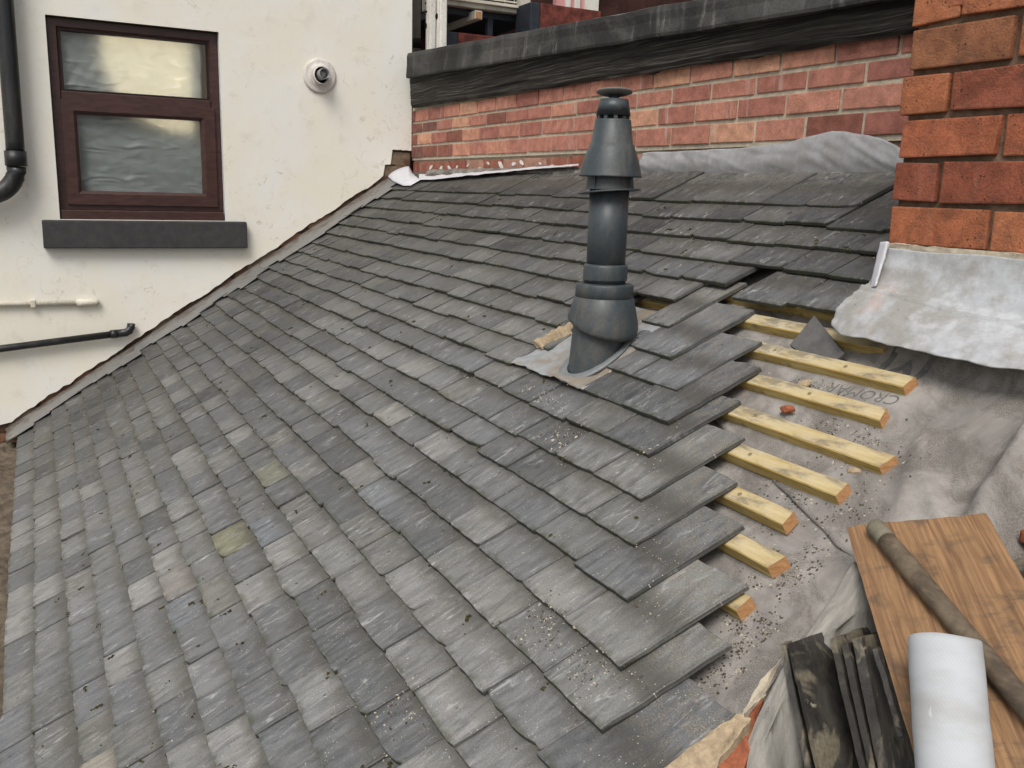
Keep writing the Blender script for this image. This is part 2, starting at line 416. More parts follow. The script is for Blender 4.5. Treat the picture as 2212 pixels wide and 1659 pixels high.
def membrane_material(name, base=(.30, .28, .262), soil=.5, weave=(1500, 700)):
    k = N(name, .72, .3); uv = combine_uv(k)
    a = k.noise(uv, 7, 6, .68, .5); b = k.noise(uv, 32, 5, .7, .4); f = k.noise(uv, 420, 3, .6)
    wv = k.noise(k.map(uv, (weave[0], weave[1], 1)), 1.0, 1, .5)
    c = k.mix(k.ramp(a, .35, .68), tuple(x*.74 for x in base), tuple(x*1.22 for x in base))
    c = k.mix(k.ramp(b, .55, .75, 0, .5), c, (.27, .225, .185))
    c = k.mix(k.ramp(k.noise(uv, 4.3, 3, .6), .60, .72, 0, .35), c, (.27, .205, .16))
    sd = k.math('MULTIPLY', k.ramp(k.noise(uv, 11, 5, .7, .6), .44, .62), k.ramp(f, .34, .56))
    c = k.mix(k.math('MULTIPLY', sd, soil), c, (.075, .064, .05))
    c = k.mix(1.0, c, k.mix(k.ramp(wv, .3, .7), (.82,)*3, (1.16,)*3), 'MULTIPLY')
    k.col(c).bump(k.math('ADD', k.math('MULTIPLY', a, 1.8), k.math('ADD', k.math('MULTIPLY', b, .8), k.math('MULTIPLY', wv, .14))), .5, .006)
    return k.m
M_memb = membrane_material('roof_underlay', (.275, .257, .237), .6)
M_memb2 = membrane_material('roof_underlay_flap', (.30, .285, .255), .15)
M_print = simple('underlay_print', (.135, .13, .122), .75, .25, .3, 60, .1)
M_fold = simple('white_underlay', (.54, .54, .57), .6, .35, .08, 20, .3, .004)

def wood_material(name, lo, hi, dirt, scale=(9, 60, 60), damt=.6, rough=.65, uv=False):
    k = N(name, rough, .3); ob = combine_uv(k) if uv else k.coord('Object')
    g = k.noise(k.map(ob, scale), 1.0, 5, .62, .5); g2 = k.noise(k.map(ob, tuple(x*3.3 for x in scale)), 1.0, 3, .6)
    c = k.mix(k.ramp(g, .3, .7), lo, hi)
    c = k.mix(1.0, c, k.mix(k.ramp(g2, .3, .7), (.85,)*3, (1.13,)*3), 'MULTIPLY')
    st = k.math('MULTIPLY', k.ramp(k.noise(k.map(ob, (12, 30, 30)), 1.0, 5, .68, .6), .47, .66), k.ramp(k.noise(ob, 9, 3, .6), .36, .58))
    c = k.mix(k.math('MULTIPLY', st, damt), c, dirt)
    k.col(c).bump(k.math('ADD', g, k.math('MULTIPLY', g2, .4)), .3, .0015); return k.m
def batten_material():
    k = N('treated_batten', .65, .3); ob = k.coord('Object'); gm = k.n('ShaderNodeNewGeometry')
    g = k.noise(k.map(ob, (7, 90, 90)), 1.0, 5, .62, .5); g2 = k.noise(k.map(ob, (20, 300, 300)), 1.0, 3, .6)
    c = k.mix(k.ramp(g, .3, .7), (.37, .25, .070), (.52, .405, .165))
    c = k.mix(1.0, c, k.mix(k.ramp(g2, .3, .7), (.87,)*3, (1.12,)*3), 'MULTIPLY')
    blue = k.math('MULTIPLY', k.ramp(k.noise(k.map(ob, (14, 34, 34)), 1.0, 5, .68, .7), .50, .66), k.ramp(k.noise(ob, 11, 3, .6), .40, .6))
    c = k.mix(k.math('MULTIPLY', blue, .8), c, (.10, .085, .055))
    # dusty pale on the upper face, from its own attribute
    dust = k.attr('dust'); ds = k.n('ShaderNodeSeparateColor'); k.l(dust, ds.inputs[0])
    dm = k.math('MULTIPLY', ds.outputs[0], k.ramp(k.noise(k.map(ob, (10, 26, 26)), 1.0, 5, .7, .4), .30, .68, .25, .95))
    c = k.mix(dm, c, (.50, .43, .30))
    bl2 = k.math('MULTIPLY', k.math('MULTIPLY', ds.outputs[0], k.ramp(k.noise(k.map(ob, (11, 40, 40)), 1.0, 6, .72, .5), .45, .63)), .72)
    c = k.mix(bl2, c, (.14, .125, .10))
    kn = k.ramp(k.voro(k.map(ob, (5, 14, 14)), 1.0), .12, .05); c = k.mix(k.math('MULTIPLY', kn, .7), c, (.13, .065, .02))
    k.col(c).bump(k.math('ADD', g, k.math('MULTIPLY', g2, .4)), .3, .0015); return k.m
M_batten = batten_material()
M_batten_end = wood_material('batten_end_grain', (.40, .20, .085), (.54, .30, .14), (.30, .14, .06), (40, 40, 160), .3)
M_board = wood_material('plywood_board', (.165, .088, .044), (.31, .182, .090), (.085, .064, .045), (120, 6, 1), .8, .6, uv=True)
M_board_edge = wood_material('plywood_edge', (.13, .06, .035), (.24, .12, .07), (.07, .045, .03), (60, 60, 220), .5)
M_handle = wood_material('worn_handle', (.085, .064, .044), (.165, .128, .088), (.045, .036, .027), (26, 26, 26), .6)
M_handle_tip = simple('handle_tip', (.155, .14, .10), .75, .3, .25, 60, .3)
def roll_material():
    k = N('white_roll', .85, .15); uv = combine_uv(k)
    ch = k.n('ShaderNodeTexChecker'); k.l(k.map(uv, (1, 1, 1), (0, 0, .5)), ch.inputs['Vector']); ch.inputs['Scale'].default_value = 330
    a = k.noise(uv, 9, 4, .6)
    c = k.mix(k.ramp(a, .4, .75), (.45, .47, .49), (.37, .367, .36))
    c = k.mix(1.0, c, k.mix(ch.outputs['Fac'], (.97,)*3, (1.02,)*3), 'MULTIPLY')
    k.col(c).bump(k.math('ADD', a, k.math('MULTIPLY', ch.outputs['Fac'], .08)), .25, .003); return k.m
M_roll = roll_material()
def stackslate():
    k = N('stored_slate', .55, .4); uv = k.coord('Object')
    a = k.noise(uv, 16, 6, .7, .6); f = k.noise(uv, 170, 4, .65)
    c = k.mix(k.ramp(a, .3, .7), (.018, .0165, .015), (.058, .052, .044))
    li = k.ramp(k.noise(uv, 8, 4, .62, .9), .50, .56, 0, .85)
    c = k.mix(li, c, k.mix(k.ramp(f, .3, .7), (.12, .10, .07), (.20, .175, .125)))
    pl = k.ramp(k.noise(uv, 26, 5, .7, .6), .62, .70, 0, .8); c = k.mix(pl, c, (.30, .27, .20))
    k.col(c).bump(k.math('ADD', k.math('MULTIPLY', a, 1.5), k.math('ADD', k.math('MULTIPLY', f, .5), k.math('MULTIPLY', li, .5))), .4, .004); return k.m
M_stack = stackslate()
M_grit = simple('pale_grit', (.42, .37, .29), .9, .1, .35, 90, .3)
M_soil = simple('dark_soil', (.082, .068, .050), .95, .1, .45, 90, .5)
M_moss = simple('moss', (.050, .045, .020), .95, .1, .5, 60, .6)
M_white = simple('white_paint', (.66, .64, .62), .7, .3, .1)
M_steel = simple('screw_steel', (.55, .46, .26), .35, .5, .1, metal=.8)
M_redbrick_bit = simple('red_brick_bit', (.27, .092, .048), .9, .15, .35, 35, .7, .004)
M_rear = simple('rear_brickwork', (.045, .020, .016), .9, .2, .45, 8, .4, .004)
M_reddark = simple('worn_red_paint', (.12, .030, .022), .7, .3, .7, 14, .4, .004)
M_slategrey = simple('blue_grey_paint', (.022, .027, .036), .6, .3, .3, 20, .2)
M_ac = plastic_dusty('ac_casing', (.56, .53, .45), (.30, .25, .17), .5, .5)
M_gutter = simple('gutter_lining', (.125, .10, .075), .95, .1, .4, 18, .7, .006)
M_ground = simple('yard_concrete', (.22, .21, .19), .9, .2, .25, 2, .3)
M_dark = simple('dark_void', (.012, .011, .010), .9, .1)

# ------------------------------------------------------------------ ground
bm = bmesh.new()
g = 40
vs = [bm.verts.new(p) for p in ((-g, -g, -4.2), (g, -g, -4.2), (g, g, -4.2), (-g, g, -4.2))]; bm.faces.new(vs)
o = finish('ground', bm, M_ground, base=(0, 0, -4.2)); tag(o, None, None, None, 'structure')

# ------------------------------------------------------------------ cream rendered wall with its exposed masonry
WY0, WY1, WZ0, WZ1 = -1.975, -1.128, -0.385, 0.633    # window opening
wall = thing('rendered_wall', 'cream rendered house wall with a brown framed window, stepping down along the slates', 'wall', (0, -1.5, -2.2))
def edge_z(y):
    z = -0.013 + 0.64*y + 0.012*nz(y*9, 3.3) + 0.010*nz(y*27, 1.1) + .020
    if y > -0.185: z = max(z, lerp(-.115, -.035, sstep(-.185, -.172, y)) + .005*nz(y*60))
    if y > -0.135: z = max(z, .055 + .006*nz(y*50))
    if y < -2.26: z = -1.455 - .02*nz(y*7) - (-2.26-y)*.35
    return z
bm = bmesh.new()
ys = [-4.2 + i*0.06 for i in range(33)] + [-2.26 + i*0.012 for i in range(189)]
ys = sorted(set([round(y, 4) for y in ys if y < -0.001] + [-0.001, WY0, WY1]))
def colstrip(y0, y1, za0, za1, zb, n=10):
    # one vertical strip of render between two heights, front at x=0, 22 mm thick
    pass
front = []
zt = 2.6
def addstrip(y0, y1, b0, b1, t0, t1):
    a = [bm.verts.new(p) for p in ((0, y0, b0), (0, y1, b1), (0, y1, t1), (0, y0, t0))]
    c = [bm.verts.new(p) for p in ((-.022, y0, b0), (-.022, y1, b1), (-.022, y1, t1), (-.022, y0, t0))]
    bm.faces.new(a); bm.faces.new(c[::-1])
    bm.faces.new((a[0], c[0], c[1], a[1])); bm.faces.new((a[2], c[2], c[3], a[3]))
for y0, y1 in zip(ys, ys[1:]):
    if y1 <= WY0+1e-6 or y0 >= WY1-1e-6: addstrip(y0, y1, edge_z(y0), edge_z(y1), zt, zt)
    else:
        addstrip(y0, y1, edge_z(y0), edge_z(y1), WZ0, WZ0); addstrip(y0, y1, WZ1, WZ1, zt, zt)
bmesh.ops.remove_doubles(bm, verts=bm.verts[:], dist=1e-5)
finish('render', bm, M_render, wall)
bm = bmesh.new()   # reveals of the window opening, pale sides and a dirty head
for lo, hi in (((-.10, WY0-.03, WZ0), (-.001, WY0, WZ1)), ((-.10, WY1, WZ0), (-.001, WY1+.03, WZ1))): box(bm, lo, hi)
finish('reveal', bm, simple('pale_reveal', (.56, .57, .57), .8, .2, .1), wall)
bm = bmesh.new(); box(bm, (-.10, WY0-.03, WZ1), (-.001, WY1+.03, WZ1+.03)); finish('lintel_soffit', bm, simple('mossy_soffit', (.16, .14, .085), .9, .1, .35, 30, .6, .006), wall)
# masonry core, stones and bricks showing under the broken render
bm = bmesh.new()
for lo, hi in (((-.30, -4.2, -4.2), (-.0235, WY0-.03, 2.6)), ((-.30, WY1+.03, -4.2), (-.0235, 0, 2.6)), ((-.30, WY0-.03, -4.2), (-.0235, WY1+.03, WZ0)), ((-.30, WY0-.03, WZ1+.03), (-.0235, WY1+.03, 2.6))): box(bm, lo, hi)
finish('masonry', bm, M_masonry, wall)
bm = bmesh.new(); tl = bm.loops.layers.float_color.new('tone')
def tonebox(lo, hi, bev, c, jit=.0):
    for f in box(bm, lo, hi, bev, jit): pass
y = -2.30
st = []
while y < -.02:
    L = RR.uniform(.06, .20)
    zc = -.03+.64*(y+L/2)
    st.append((y, zc-.05, min(y+L-.008, -.004), zc+RR.uniform(.034, .06)))
    y += L
for z0 in (-1.52, -1.60, -1.68, -1.76):
    yy = -2.62
    while yy < -2.22:
        L = RR.uniform(.09, .21); st.append((yy, z0, min(yy+L-.01, -2.2), z0+.068)); yy += L
for y0, z0, y1 in ((-.160, -.035, -.004), (-.205, -.12, -.06)): st.append((y0, z0, y1, z0+.078))
for y0, z0, y1, z1 in st:
    n0 = len(bm.faces); box(bm, (-.05, y0, z0), (-.012+RR.uniform(-.006, .004), y1, z1), .004, .004)
    c = RR.choice([(.13, .075, .05), (.085, .05, .036), (.20, .10, .06), (.16, .12, .085)])
    bm.faces.ensure_lookup_table()
    for f in bm.faces[n0:]:
        for l in f.loops: l[tl] = (*c, 1)
finish('exposed_stone', bm, M_brick_old, wall)

# ------------------------------------------------------------------ window
win = thing('window', 'brown framed window with crumpled plastic sheeting behind its two panes', 'window', (-.05, -1.55, WZ0))
def framebars(bm, y0, y1, z0, z1, w, x0, x1, bev=.006, wb=None, wt=None, mi=0):
    wb = wb or w; wt = wt or w
    def quad(a, b):  # mitred bar between outer and inner corner pairs
        pass
    O = [(y0, z0), (y1, z0), (y1, z1), (y0, z1)]; I = [(y0+w, z0+wb), (y1-w, z0+wb), (y1-w, z1-wt), (y0+w, z1-wt)]
    for k in range(4):
        q = [O[k], O[(k+1)%4], I[(k+1)%4], I[k]]
        # chamfer the face towards the glass
        fr = [bm.verts.new((x1, a, b)) for a, b in q[:2]]
        mid = [(lerp(q[1][0], q[2][0], .78), lerp(q[1][1], q[2][1], .78)), (lerp(q[0][0], q[3][0], .78), lerp(q[0][1], q[3][1], .78))]
        fm = [bm.verts.new((x1, a, b)) for a, b in mid]
        fi = [bm.verts.new((x1-.014, a, b)) for a, b in q[2:]]
        bk = [bm.verts.new((x0, a, b)) for a, b in q]
        bm.faces.new((fr[0], fr[1], fm[0], fm[1])); bm.faces.new((fm[1], fm[0], fi[0], fi[1]))
        bm.faces.new((fi[1], fi[0], bk[2], bk[3])); bm.faces.new((fr[1], fr[0], bk[0], bk[1])); bm.faces.new(bk)
        bm.faces.new((fr[0], fm[1], fi[1], bk[3], bk[0])); bm.faces.new((fr[1], bk[1], bk[2], fi[0], fm[0]))
bm = bmesh.new()
framebars(bm, WY0+.006, WY1-.004, WZ0+.052, WZ1-.004, .050, -.10, -.040)
box(bm, (-.10, WY0+.05, .205), (-.0405, WY1-.05, .272), .004)
fr_o = finish('frame', bm, M_upvc, win)
bm = bmesh.new(); box(bm, (-.11, WY0+.006, WZ0+.002), (-.012, WY1-.004, WZ0+.050), .006); finish('frame_cill', bm, M_upvc, win)
bm = bmesh.new(); framebars(bm, WY0+.044, WY1-.034, WZ0+.078, .232, .072, -.085, -.026); sash = finish('casement_sash', bm, M_upvc, win)
bm = bmesh.new(); framebars(bm, WY0+.054, WY1-.050, .272, WZ1-.052, .012, -.075, -.050, .002); finish('glazing_seal', bm, M_upvc_dark, win)
def pane(y0, y1, z0, z1, x, name='glass_pane'):
    bm = bmesh.new(); box(bm, (x-.004, y0, z0), (x, y1, z1)); return finish(name, bm, M_glass, win)
pane(WY0+.06, WY1-.056, .275, WZ1-.056, -.066); pane(WY0+.11, WY1-.10, WZ0+.148, .163, -.066)
bm = bmesh.new()
def crump(u, v):
    y = lerp(WY0-.02, WY1-.098+.008*nz(v*9)+.02*v, u); z = lerp(WZ0-.05, WZ1+.05, v)
    fan = math.atan2(z+.02, y+2.05)
    h = .007*nz(y*3, z*4) + .006*abs(nz(fan*9, y*2.2)) + .005*abs(nz(y*8+z*5, z*11)) + .003*nz(y*25, z*22)
    return (-.092+h, y, z)
sheet(bm, crump, 70, 80, .001)
finish('plastic_sheet', bm, M_sheet, win, True)
bm = bmesh.new(); box(bm, (-.29, WY1-.004, WZ0), (-.101, WY1+.029, WZ1)); finish('shade_liner', bm, M_dark, win)  # added dark board, keeps the gap beside the sheet looking shaded
bm = bmesh.new(); box(bm, (-1.05, -2.3, -.8), (-1.0, -.8, 1.0)); box(bm, (-1.0, -2.3, -.85), (-.301, -.8, -.8)); box(bm, (-1.0, -2.3, 1.0), (-.301, -.8, 1.05)); box(bm, (-1.0, -2.35, -.8), (-.301, -2.3, 1.0)); box(bm, (-1.0, -.8, -.8), (-.301, -.75, 1.0))
finish('room_lining', bm, M_room, win)
bm = bmesh.new(); cp = [(min(-1.30+.42*math.cos(a*math.pi/24), -1.262+.0), .51+.42*math.sin(a*math.pi/24)) for a in range(48)]
fa = [bm.verts.new((-.118, y, z)) for y, z in cp]; fb = [bm.verts.new((-.128, y, z)) for y, z in cp]; bm.faces.new(fa); bm.faces.new(fb[::-1])
for a in range(48): bm.faces.new((fa[a], fb[a], fb[(a+1)%48], fa[(a+1)%48]))
finish('glow_disc', bm, M_glow, win)  # unseen emitter added behind the sheet, outline cut at the sheet edge
bm = bmesh.new()
box(bm, (-.10, -2.063, -.535), (.055, -1.018, -.3875), .008, .002)
sill = finish('stone_sill', bm, M_sillpaint, win)

# ------------------------------------------------------------------ pipes and vent on the cream wall
t = thing('downpipe', 'black plastic downpipe bending away at the left of the window', 'pipe', (.07, -2.16, -.35))
bm = bmesh.new(); tube(bm, [(.075, -2.145, 2.4), (.075, -2.150, 1.0), (.075, -2.155, .0), (.075, -2.157, -.06)], .043, 24); finish('pipe', bm, M_blackpipe, t, True)
bm = bmesh.new(); tube(bm, [(.075, -2.157, -.12), (.075, -2.157, -.045)], .051, 24); finish('socket', bm, M_blackpipe, t, True)
bm = bmesh.new(); tube(bm, [(.075, -2.157-.15*(1-math.cos(a)), -.12-.15*math.sin(a)) for a in [i*math.pi/2/9 for i in range(10)]] + [(.075, -2.7, -.28)], .045, 24); finish('bend', bm, M_blackpipe, t, True)

t = thing('cable_conduit', 'thin cream conduit with a rounded end cap, above the black waste pipe', 'conduit', (.02, -2.1, -.83))
bm = bmesh.new(); tube(bm, [(.016, -3.2, -.825), (.016, -2.4, -.822), (.016, -1.92, -.828)], .0135, 14); finish('conduit', bm, M_cream_pvc, t, True)
bm = bmesh.new(); tube(bm, [(.018, -1.925, -.828), (.018, -1.87, -.827), (.018, -1.83, -.826), (.018, -1.812, -.826)], .016, 14, True, lambda q: .0185 if q < .7 else (.016 if q < .95 else .008)); finish('end_cap', bm, M_cream_pvc, t, True)
bm = bmesh.new(); box(bm, (0.001, -2.145, -.845), (.034, -2.122, -.805), .003); finish('clip', bm, M_cream_pvc, t)

t = thing('waste_pipe', 'thin black waste pipe sloping across the cream wall above the slates', 'pipe', (.03, -2.0, -1.03))
bm = bmesh.new(); tube(bm, [(.035, -3.2, -1.105), (.035, -2.304, -1.056), (.035, -1.715, -1.000)], .019, 18); finish('pipe', bm, M_blackpipe, t, True)
bm = bmesh.new(); tube(bm, [(.035, -1.77, -1.005), (.035, -1.735, -1.002)], .0235, 18); tube(bm, [(.035, -1.74, -1.002), (.035, -1.69, -.998), (.033, -1.672, -.988), (.03, -1.662, -.968), (.03, -1.66, -.95)], .022, 18); finish('elbow', bm, M_blackpipe, t, True)

t = thing('boiler_vent', 'round off-white vent terminal high on the cream wall', 'vent', (0, -.571, .44))
vc = (0, -.571, .448)
bm = bmesh.new(); lathe(bm, [(.02, .001), (.094, .001), (.096, .010), (.088, .016), (.078, .014), (.060, .022), (.052, .030), (.046, .026), (.044, .002)], vc, 'x', 40); finish('wall_plate', bm, M_vent_white, t, True)
bm = bmesh.new(); lathe(bm, [(.0435, .003), (.0505, .004), (.050, .062), (.0455, .064), (.0445, .02), (.044, .003)], vc, 'x', 36); finish('outer_duct', bm, M_vent_white, t, True)
bm = bmesh.new(); lathe(bm, [(.001, .004), (.043, .004)], vc, 'x', 24); finish('duct_back', bm, M_vent_dark, t)
bm = bmesh.new(); lathe(bm, [(.026, .008), (.030, .008), (.030, .110), (.027, .112), (.026, .06)], (0, vc[1], vc[2]+.004), 'x', 30); inn = finish('inner_flue', bm, M_vent_grey, t, True)
bm = bmesh.new(); lathe(bm, [(.0125, .075), (.0145, .075), (.0145, .079), (.0125, .079)], (0, vc[1], vc[2]+.004), 'x', 20)
for a in (0.3, 2.4, 4.5):
    M = Matrix.Translation((.077, vc[1], vc[2]+.004)) @ Matrix.Rotation(a, 4, 'X'); box(bm, (-.0015, .013, -.0015), (.0015, .0265, .0015), 0, 0, M)
finish('grille', bm, M_vent_grey, inn)

# ------------------------------------------------------------------ red brick wall along the head of the roof
bw = thing('brick_wall', 'long red brick wall below the dark weathered timber, at the head of the slates', 'wall', (2, 0.1, -.5))
def brick(bm, tl, lo, hi, c, bev=.004, jit=.0015):
    n0 = len(bm.faces); box(bm, lo, hi, bev, jit); bm.faces.ensure_lookup_table()
    for f in bm.faces[n0:]:
        for l in f.loops: l[tl] = (*c, 1)
REDS = [(.45, .200, .148), (.39, .165, .126), (.34, .138, .110), (.51, .245, .172), (.43, .188, .142), (.56, .30, .20), (.37, .152, .118), (.47, .215, .158)]
DARKS = [(.20, .085, .068), (.24, .095, .072), (.18, .082, .068), (.27, .105, .08)]
bm = bmesh.new(); tl = bm.loops.layers.float_color.new('tone')
rows = [(.219, .291, .060), (.156, .215, .175), (.084, .152, .095), (.008, .080, .185), (-.083, -.010, .13), (-.16, -.088, .03), (-.235, -.165, .14)]
for ri, (z0, z1, off) in enumerate(rows):
    x = off-.222
    while x < 5.2:
        x0, x1 = max(x, .002), x+.212
        if x1 > .02:
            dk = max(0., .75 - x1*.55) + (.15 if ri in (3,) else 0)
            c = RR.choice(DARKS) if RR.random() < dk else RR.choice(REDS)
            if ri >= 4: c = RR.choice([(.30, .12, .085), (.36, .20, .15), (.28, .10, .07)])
            y0 = RR.uniform(-.0015, .0015) + (.010 if ri >= 4 else 0)
            brick(bm, tl, (x0, y0, z0+.0045), (x1-.002, y0+.1, z1-.0045), c, .003, .0014)
        x += .222
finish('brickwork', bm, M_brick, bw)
bm = bmesh.new(); box(bm, (.0, .0055, -.0035), (5.3, .22, .40)); box(bm, (0, .018, -.9), (5.3, .22, -.0035)); finish('mortar_bed', bm, M_mortar, bw)
bm = bmesh.new()
for i in range(12):       # dabs of white paint left on the lowest course
    x = .30+i*.13+RR.uniform(-.03, .03)
    if x > 1.9: break
    pts = []
    z = -.045+RR.uniform(-.02, .012); a0 = RR.uniform(-.6, .6); w = RR.uniform(.012, .032)
    M = Matrix.Translation((x, .0075, z)) @ Matrix.Rotation(a0, 4, 'Y')
    n = 12; vs = []
    for k in range(n):
        a = 2*math.pi*k/n; r = 1+.4*nz(i*7.7, math.cos(a)*1.3, math.sin(a)*1.3)
        vs.append((w*r*math.cos(a), 0, w*.38*r*math.sin(a)))
    f1 = [bm.verts.new(M @ V(p)) for p in vs]; f2 = [bm.verts.new(M @ (V(p)+V((0, .0035, 0)))) for p in vs]
    bm.faces.new(f1); bm.faces.new(f2[::-1])
    for k in range(n): bm.faces.new((f1[k], f2[k], f2[(k+1)%n], f1[(k+1)%n]))
finish('paint_dab', bm, M_white, bw)

def ztop(x): return .479-.0335*x
def zbot(x): return .301-.0100*x
def zcop(x): return .612-.0480*x
# weathered beam
bm = bmesh.new()
def beam(u, v):
    x = lerp(.06, 5.0, u); a = v*2
    if v < .12: yy, zz = -.0+.03*(1-v/.12)*1, zbot(x)
    z0, z1 = zbot(x)+.004*nz(x*3.1, 7), ztop(x)+.004
    k = v
    z = lerp(z0, z1, k)
    y = -.028 - .012*k + .0035*nz(x*2.2, z*26) + .003*nz(x*9, z*60)
    # splits and missing chips along the lower arris
    if k < .12: y += .02*(1-k/.12) * (0.5+nz(x*6, 2.2))
    y += .010*max(0, nz(x*1.1+z*6, z*34, 4.)-.25)*2
    return (x, y, z)
sheet(bm, beam, 260, 26, .07)
bt = finish('timber_beam', bm, M_timber, None, False); tag(bt, 'blackened weathered timber beam running along the top of the red brick wall', 'beam')
# felt-covered coping
bm = bmesh.new()
def cop(u, v):
    x = lerp(.085, 5.0, u)
    prof = [(.20, zcop(x)+.004), (-.045, zcop(x)), (-.056, zcop(x)-.003), (-.060, zcop(x)-.02), (-.058, lerp(zcop(x), ztop(x), .5)), (-.064, ztop(x)+.012), (-.066, ztop(x)-.002), (-.035, ztop(x)-.002)]
    q = v*(len(prof)-1); i = min(int(q), len(prof)-2); f = q-i
    y, z = lerp(prof[i][0], prof[i+1][0], f), lerp(prof[i][1], prof[i+1][1], f)
    wv = .003*nz(x*2.4, z*5) + .0012*nz(x*11, z*14)
    lap = .004 if (x % .92) > .90 else 0
    return (x, y-wv-lap, z+.004*nz(x*4.1, 9))
sheet(bm, cop, 220, 28, .006)
co = finish('parapet_coping', bm, [M_felt], None, False); tag(co, 'dark grey felt covered parapet coping above the weathered timber beam', 'coping')
bm = bmesh.new()
tube(bm, [(x/20., -.046+.003*nz(x*.4), zcop(x/20.)+.0005+.004*nz(x/20.*4.1, 9)) for x in range(2, 100)], .0055, 8)
finish('coping_rim', bm, M_felt_rim, co, True)

# ------------------------------------------------------------------ things beyond the parapet
rb = thing('rear_building', 'dark red brick building seen through the gap above the coping', 'building', (.5, 2.2, -1))
bm = bmesh.new(); box(bm, (-1.6, .32, -1), (-1.1, 6.5, 5)); box(bm, (-1.1, 6.2, -1), (6, 6.5, 5)); finish('wall', bm, M_rear, rb)
def wallpx(bm, x0, y0, x1, y1, x, dep, bev=.004, low=None):
    """a level box facing +x whose face covers these pixels on the plane x"""
    a, b = onx(x0, y0, x), onx(x1, y1, x)
    lo, hi = min(a.z, b.z), max(a.z, b.z)
    box(bm, (x-dep, min(a.y, b.y), lo if low is None else low), (x, max(a.y, b.y), hi), bev)
bm = bmesh.new(); wallpx(bm, 1207, -120, 1268, 30, -1.02, .06); finish('pink_panel', bm, simple('pink_panel', (.55, .27, .27), .6, .3), rb)
bm = bmesh.new()
for x in (1228, 1248, 1270): wallpx(bm, x, -120, x+(4 if x < 1260 else 22), 40, -1.0, .05, .002)
finish('window_bar', bm, M_white_pvc, rb)
ac = thing('air_conditioner', 'cream air conditioning unit with louvred front above the parapet coping', 'air conditioner', (-.7, 1.0, 1.1))
AL, AR = onx(953, 8, -.50), onx(1146, 33, -.50)
zb = (AL.z+AR.z)/2; yl, yr = AL.y, AR.y; W_ = yr-yl
bm = bmesh.new(); box(bm, (-.85, yl, zb), (-.50, yr, zb+.65), .010); finish('casing', bm, M_ac, ac)
bm = bmesh.new(); box(bm, (-.499, yl+W_*.12, zb+.055), (-.494, yl+W_*.83, zb+.6)); finish('grille_back', bm, M_dark, ac)
bm = bmesh.new()
for i in range(20): box(bm, (-.493, yl+W_*.12, zb+.062+i*.022), (-.484, yl+W_*.83, zb+.072+i*.022))
for i in range(7): box(bm, (-.4835, yl+W_*(.16+i*.105), zb+.058), (-.480, yl+W_*(.16+i*.105)+.006, zb+.6))
finish('grille', bm, M_cream_pvc, ac)
bm = bmesh.new(); box(bm, (-.4985, yl+W_*.04, zb+.030), (-.474, yl+W_*.84, zb+.050), .003); finish('base_rail', bm, M_cream_pvc, ac)
br = thing('wall_bracket', 'rusty cream steel bracket under the air conditioning unit', 'bracket', (-.7, .8, .9))
bp_ = onx(1042, 24, -.46)
bm = bmesh.new(); box(bm, (-1.1, bp_.y-.055, bp_.z-.055), (-.46, bp_.y, bp_.z), .003); finish('arm', bm, M_cream_pvc, br)
bm = bmesh.new(); box(bm, (-.4595, bp_.y-.048, bp_.z-.05), (-.455, bp_.y-.008, bp_.z-.008)); finish('end_plate', bm, M_batten_end, br)
bm = bmesh.new(); box(bm, (-1.1, yl+.02, zb-.045), (-.56, yr+.05, zb-.004), .003); box(bm, (-.60, yr-.30, zb-.30), (-.56, yr-.26, zb-.046)); finish('support_shelf', bm, M_slategrey, br)
for lab, pa, pd, pb, x in (('worn red painted pier with a blue-grey end, the low one by the trunking', 960, 990, 1090, -.32), ('taller worn red painted pier with a blue-grey end beside the air conditioner', 1147, 1168, 1300, -.30)):
    ty = 66 if pa < 1000 else 3
    a0 = onx(pa, ty, x)
    p = thing('brick_pier', lab, 'pier', (x, a0.y+.1, .2), 'painted piers beyond the parapet')
    m_, e_ = onx(pd, ty, x).y, onx(pb, ty, x).y
    bm = bmesh.new(); box(bm, (x-.22, m_+.002, .2), (x, e_, a0.z), .008); finish('red_face', bm, M_reddark, p)
    bm = bmesh.new(); box(bm, (x-.22, a0.y, .2), (x-.001, m_, a0.z-.001), .008); finish('dark_return', bm, M_slategrey, p)
# white trunking
for k, (px0, px1, lab) in enumerate(((912, 935, 'white cable trunking with three holes nearest the cream wall'), (937, 956, 'white cable trunking with one hole, right of its twin'))):
    a = ony((px0+px1)/2, 60, .12); t = thing('cable_trunking', lab, 'trunking', (a.x, .12, .5), 'white cable trunkings above the coping')
    w = .031
    bm = bmesh.new(); box(bm, (a.x-w, .12, .2), (a.x+w, .165, 2.2), .010)
    finish('channel', bm, M_white_pvc, t)
    bm = bmesh.new(); box(bm, (a.x-w*.35, .112, .60), (a.x+w*.55, .1195, 2.2), .004); finish('cover_strip', bm, M_white_pvc, t)
    for hx, hz, hr in (((-.1, .80, .016), (-.3, .93, .006), (.2, .88, .006)) if k == 0 else ((-.05, .83, .017),)):
        bm = bmesh.new(); lathe(bm, [(.001, 0), (hr, 0), (hr, .004), (.001, .004)], (0, 0, 0), 'z', 14)
        bmesh.ops.transform(bm, matrix=Matrix.Translation((a.x+hx*w, .1115, hz)) @ Matrix.Rotation(math.pi/2, 4, 'X'), verts=bm.verts[:]); finish('hole', bm, M_dark, t)
t = thing('grey_pipe', 'dull grey pipe in the dark gap beside the cream wall corner', 'pipe', (-.13, .3, .3))
bm = bmesh.new(); gx = ony(901, 60, .30).x; tube(bm, [(gx, .30, .2), (gx, .30, 2.2)], .026, 16); finish('pipe', bm, simple('grey_pipe', (.20, .18, .15), .6, .3), t, True)
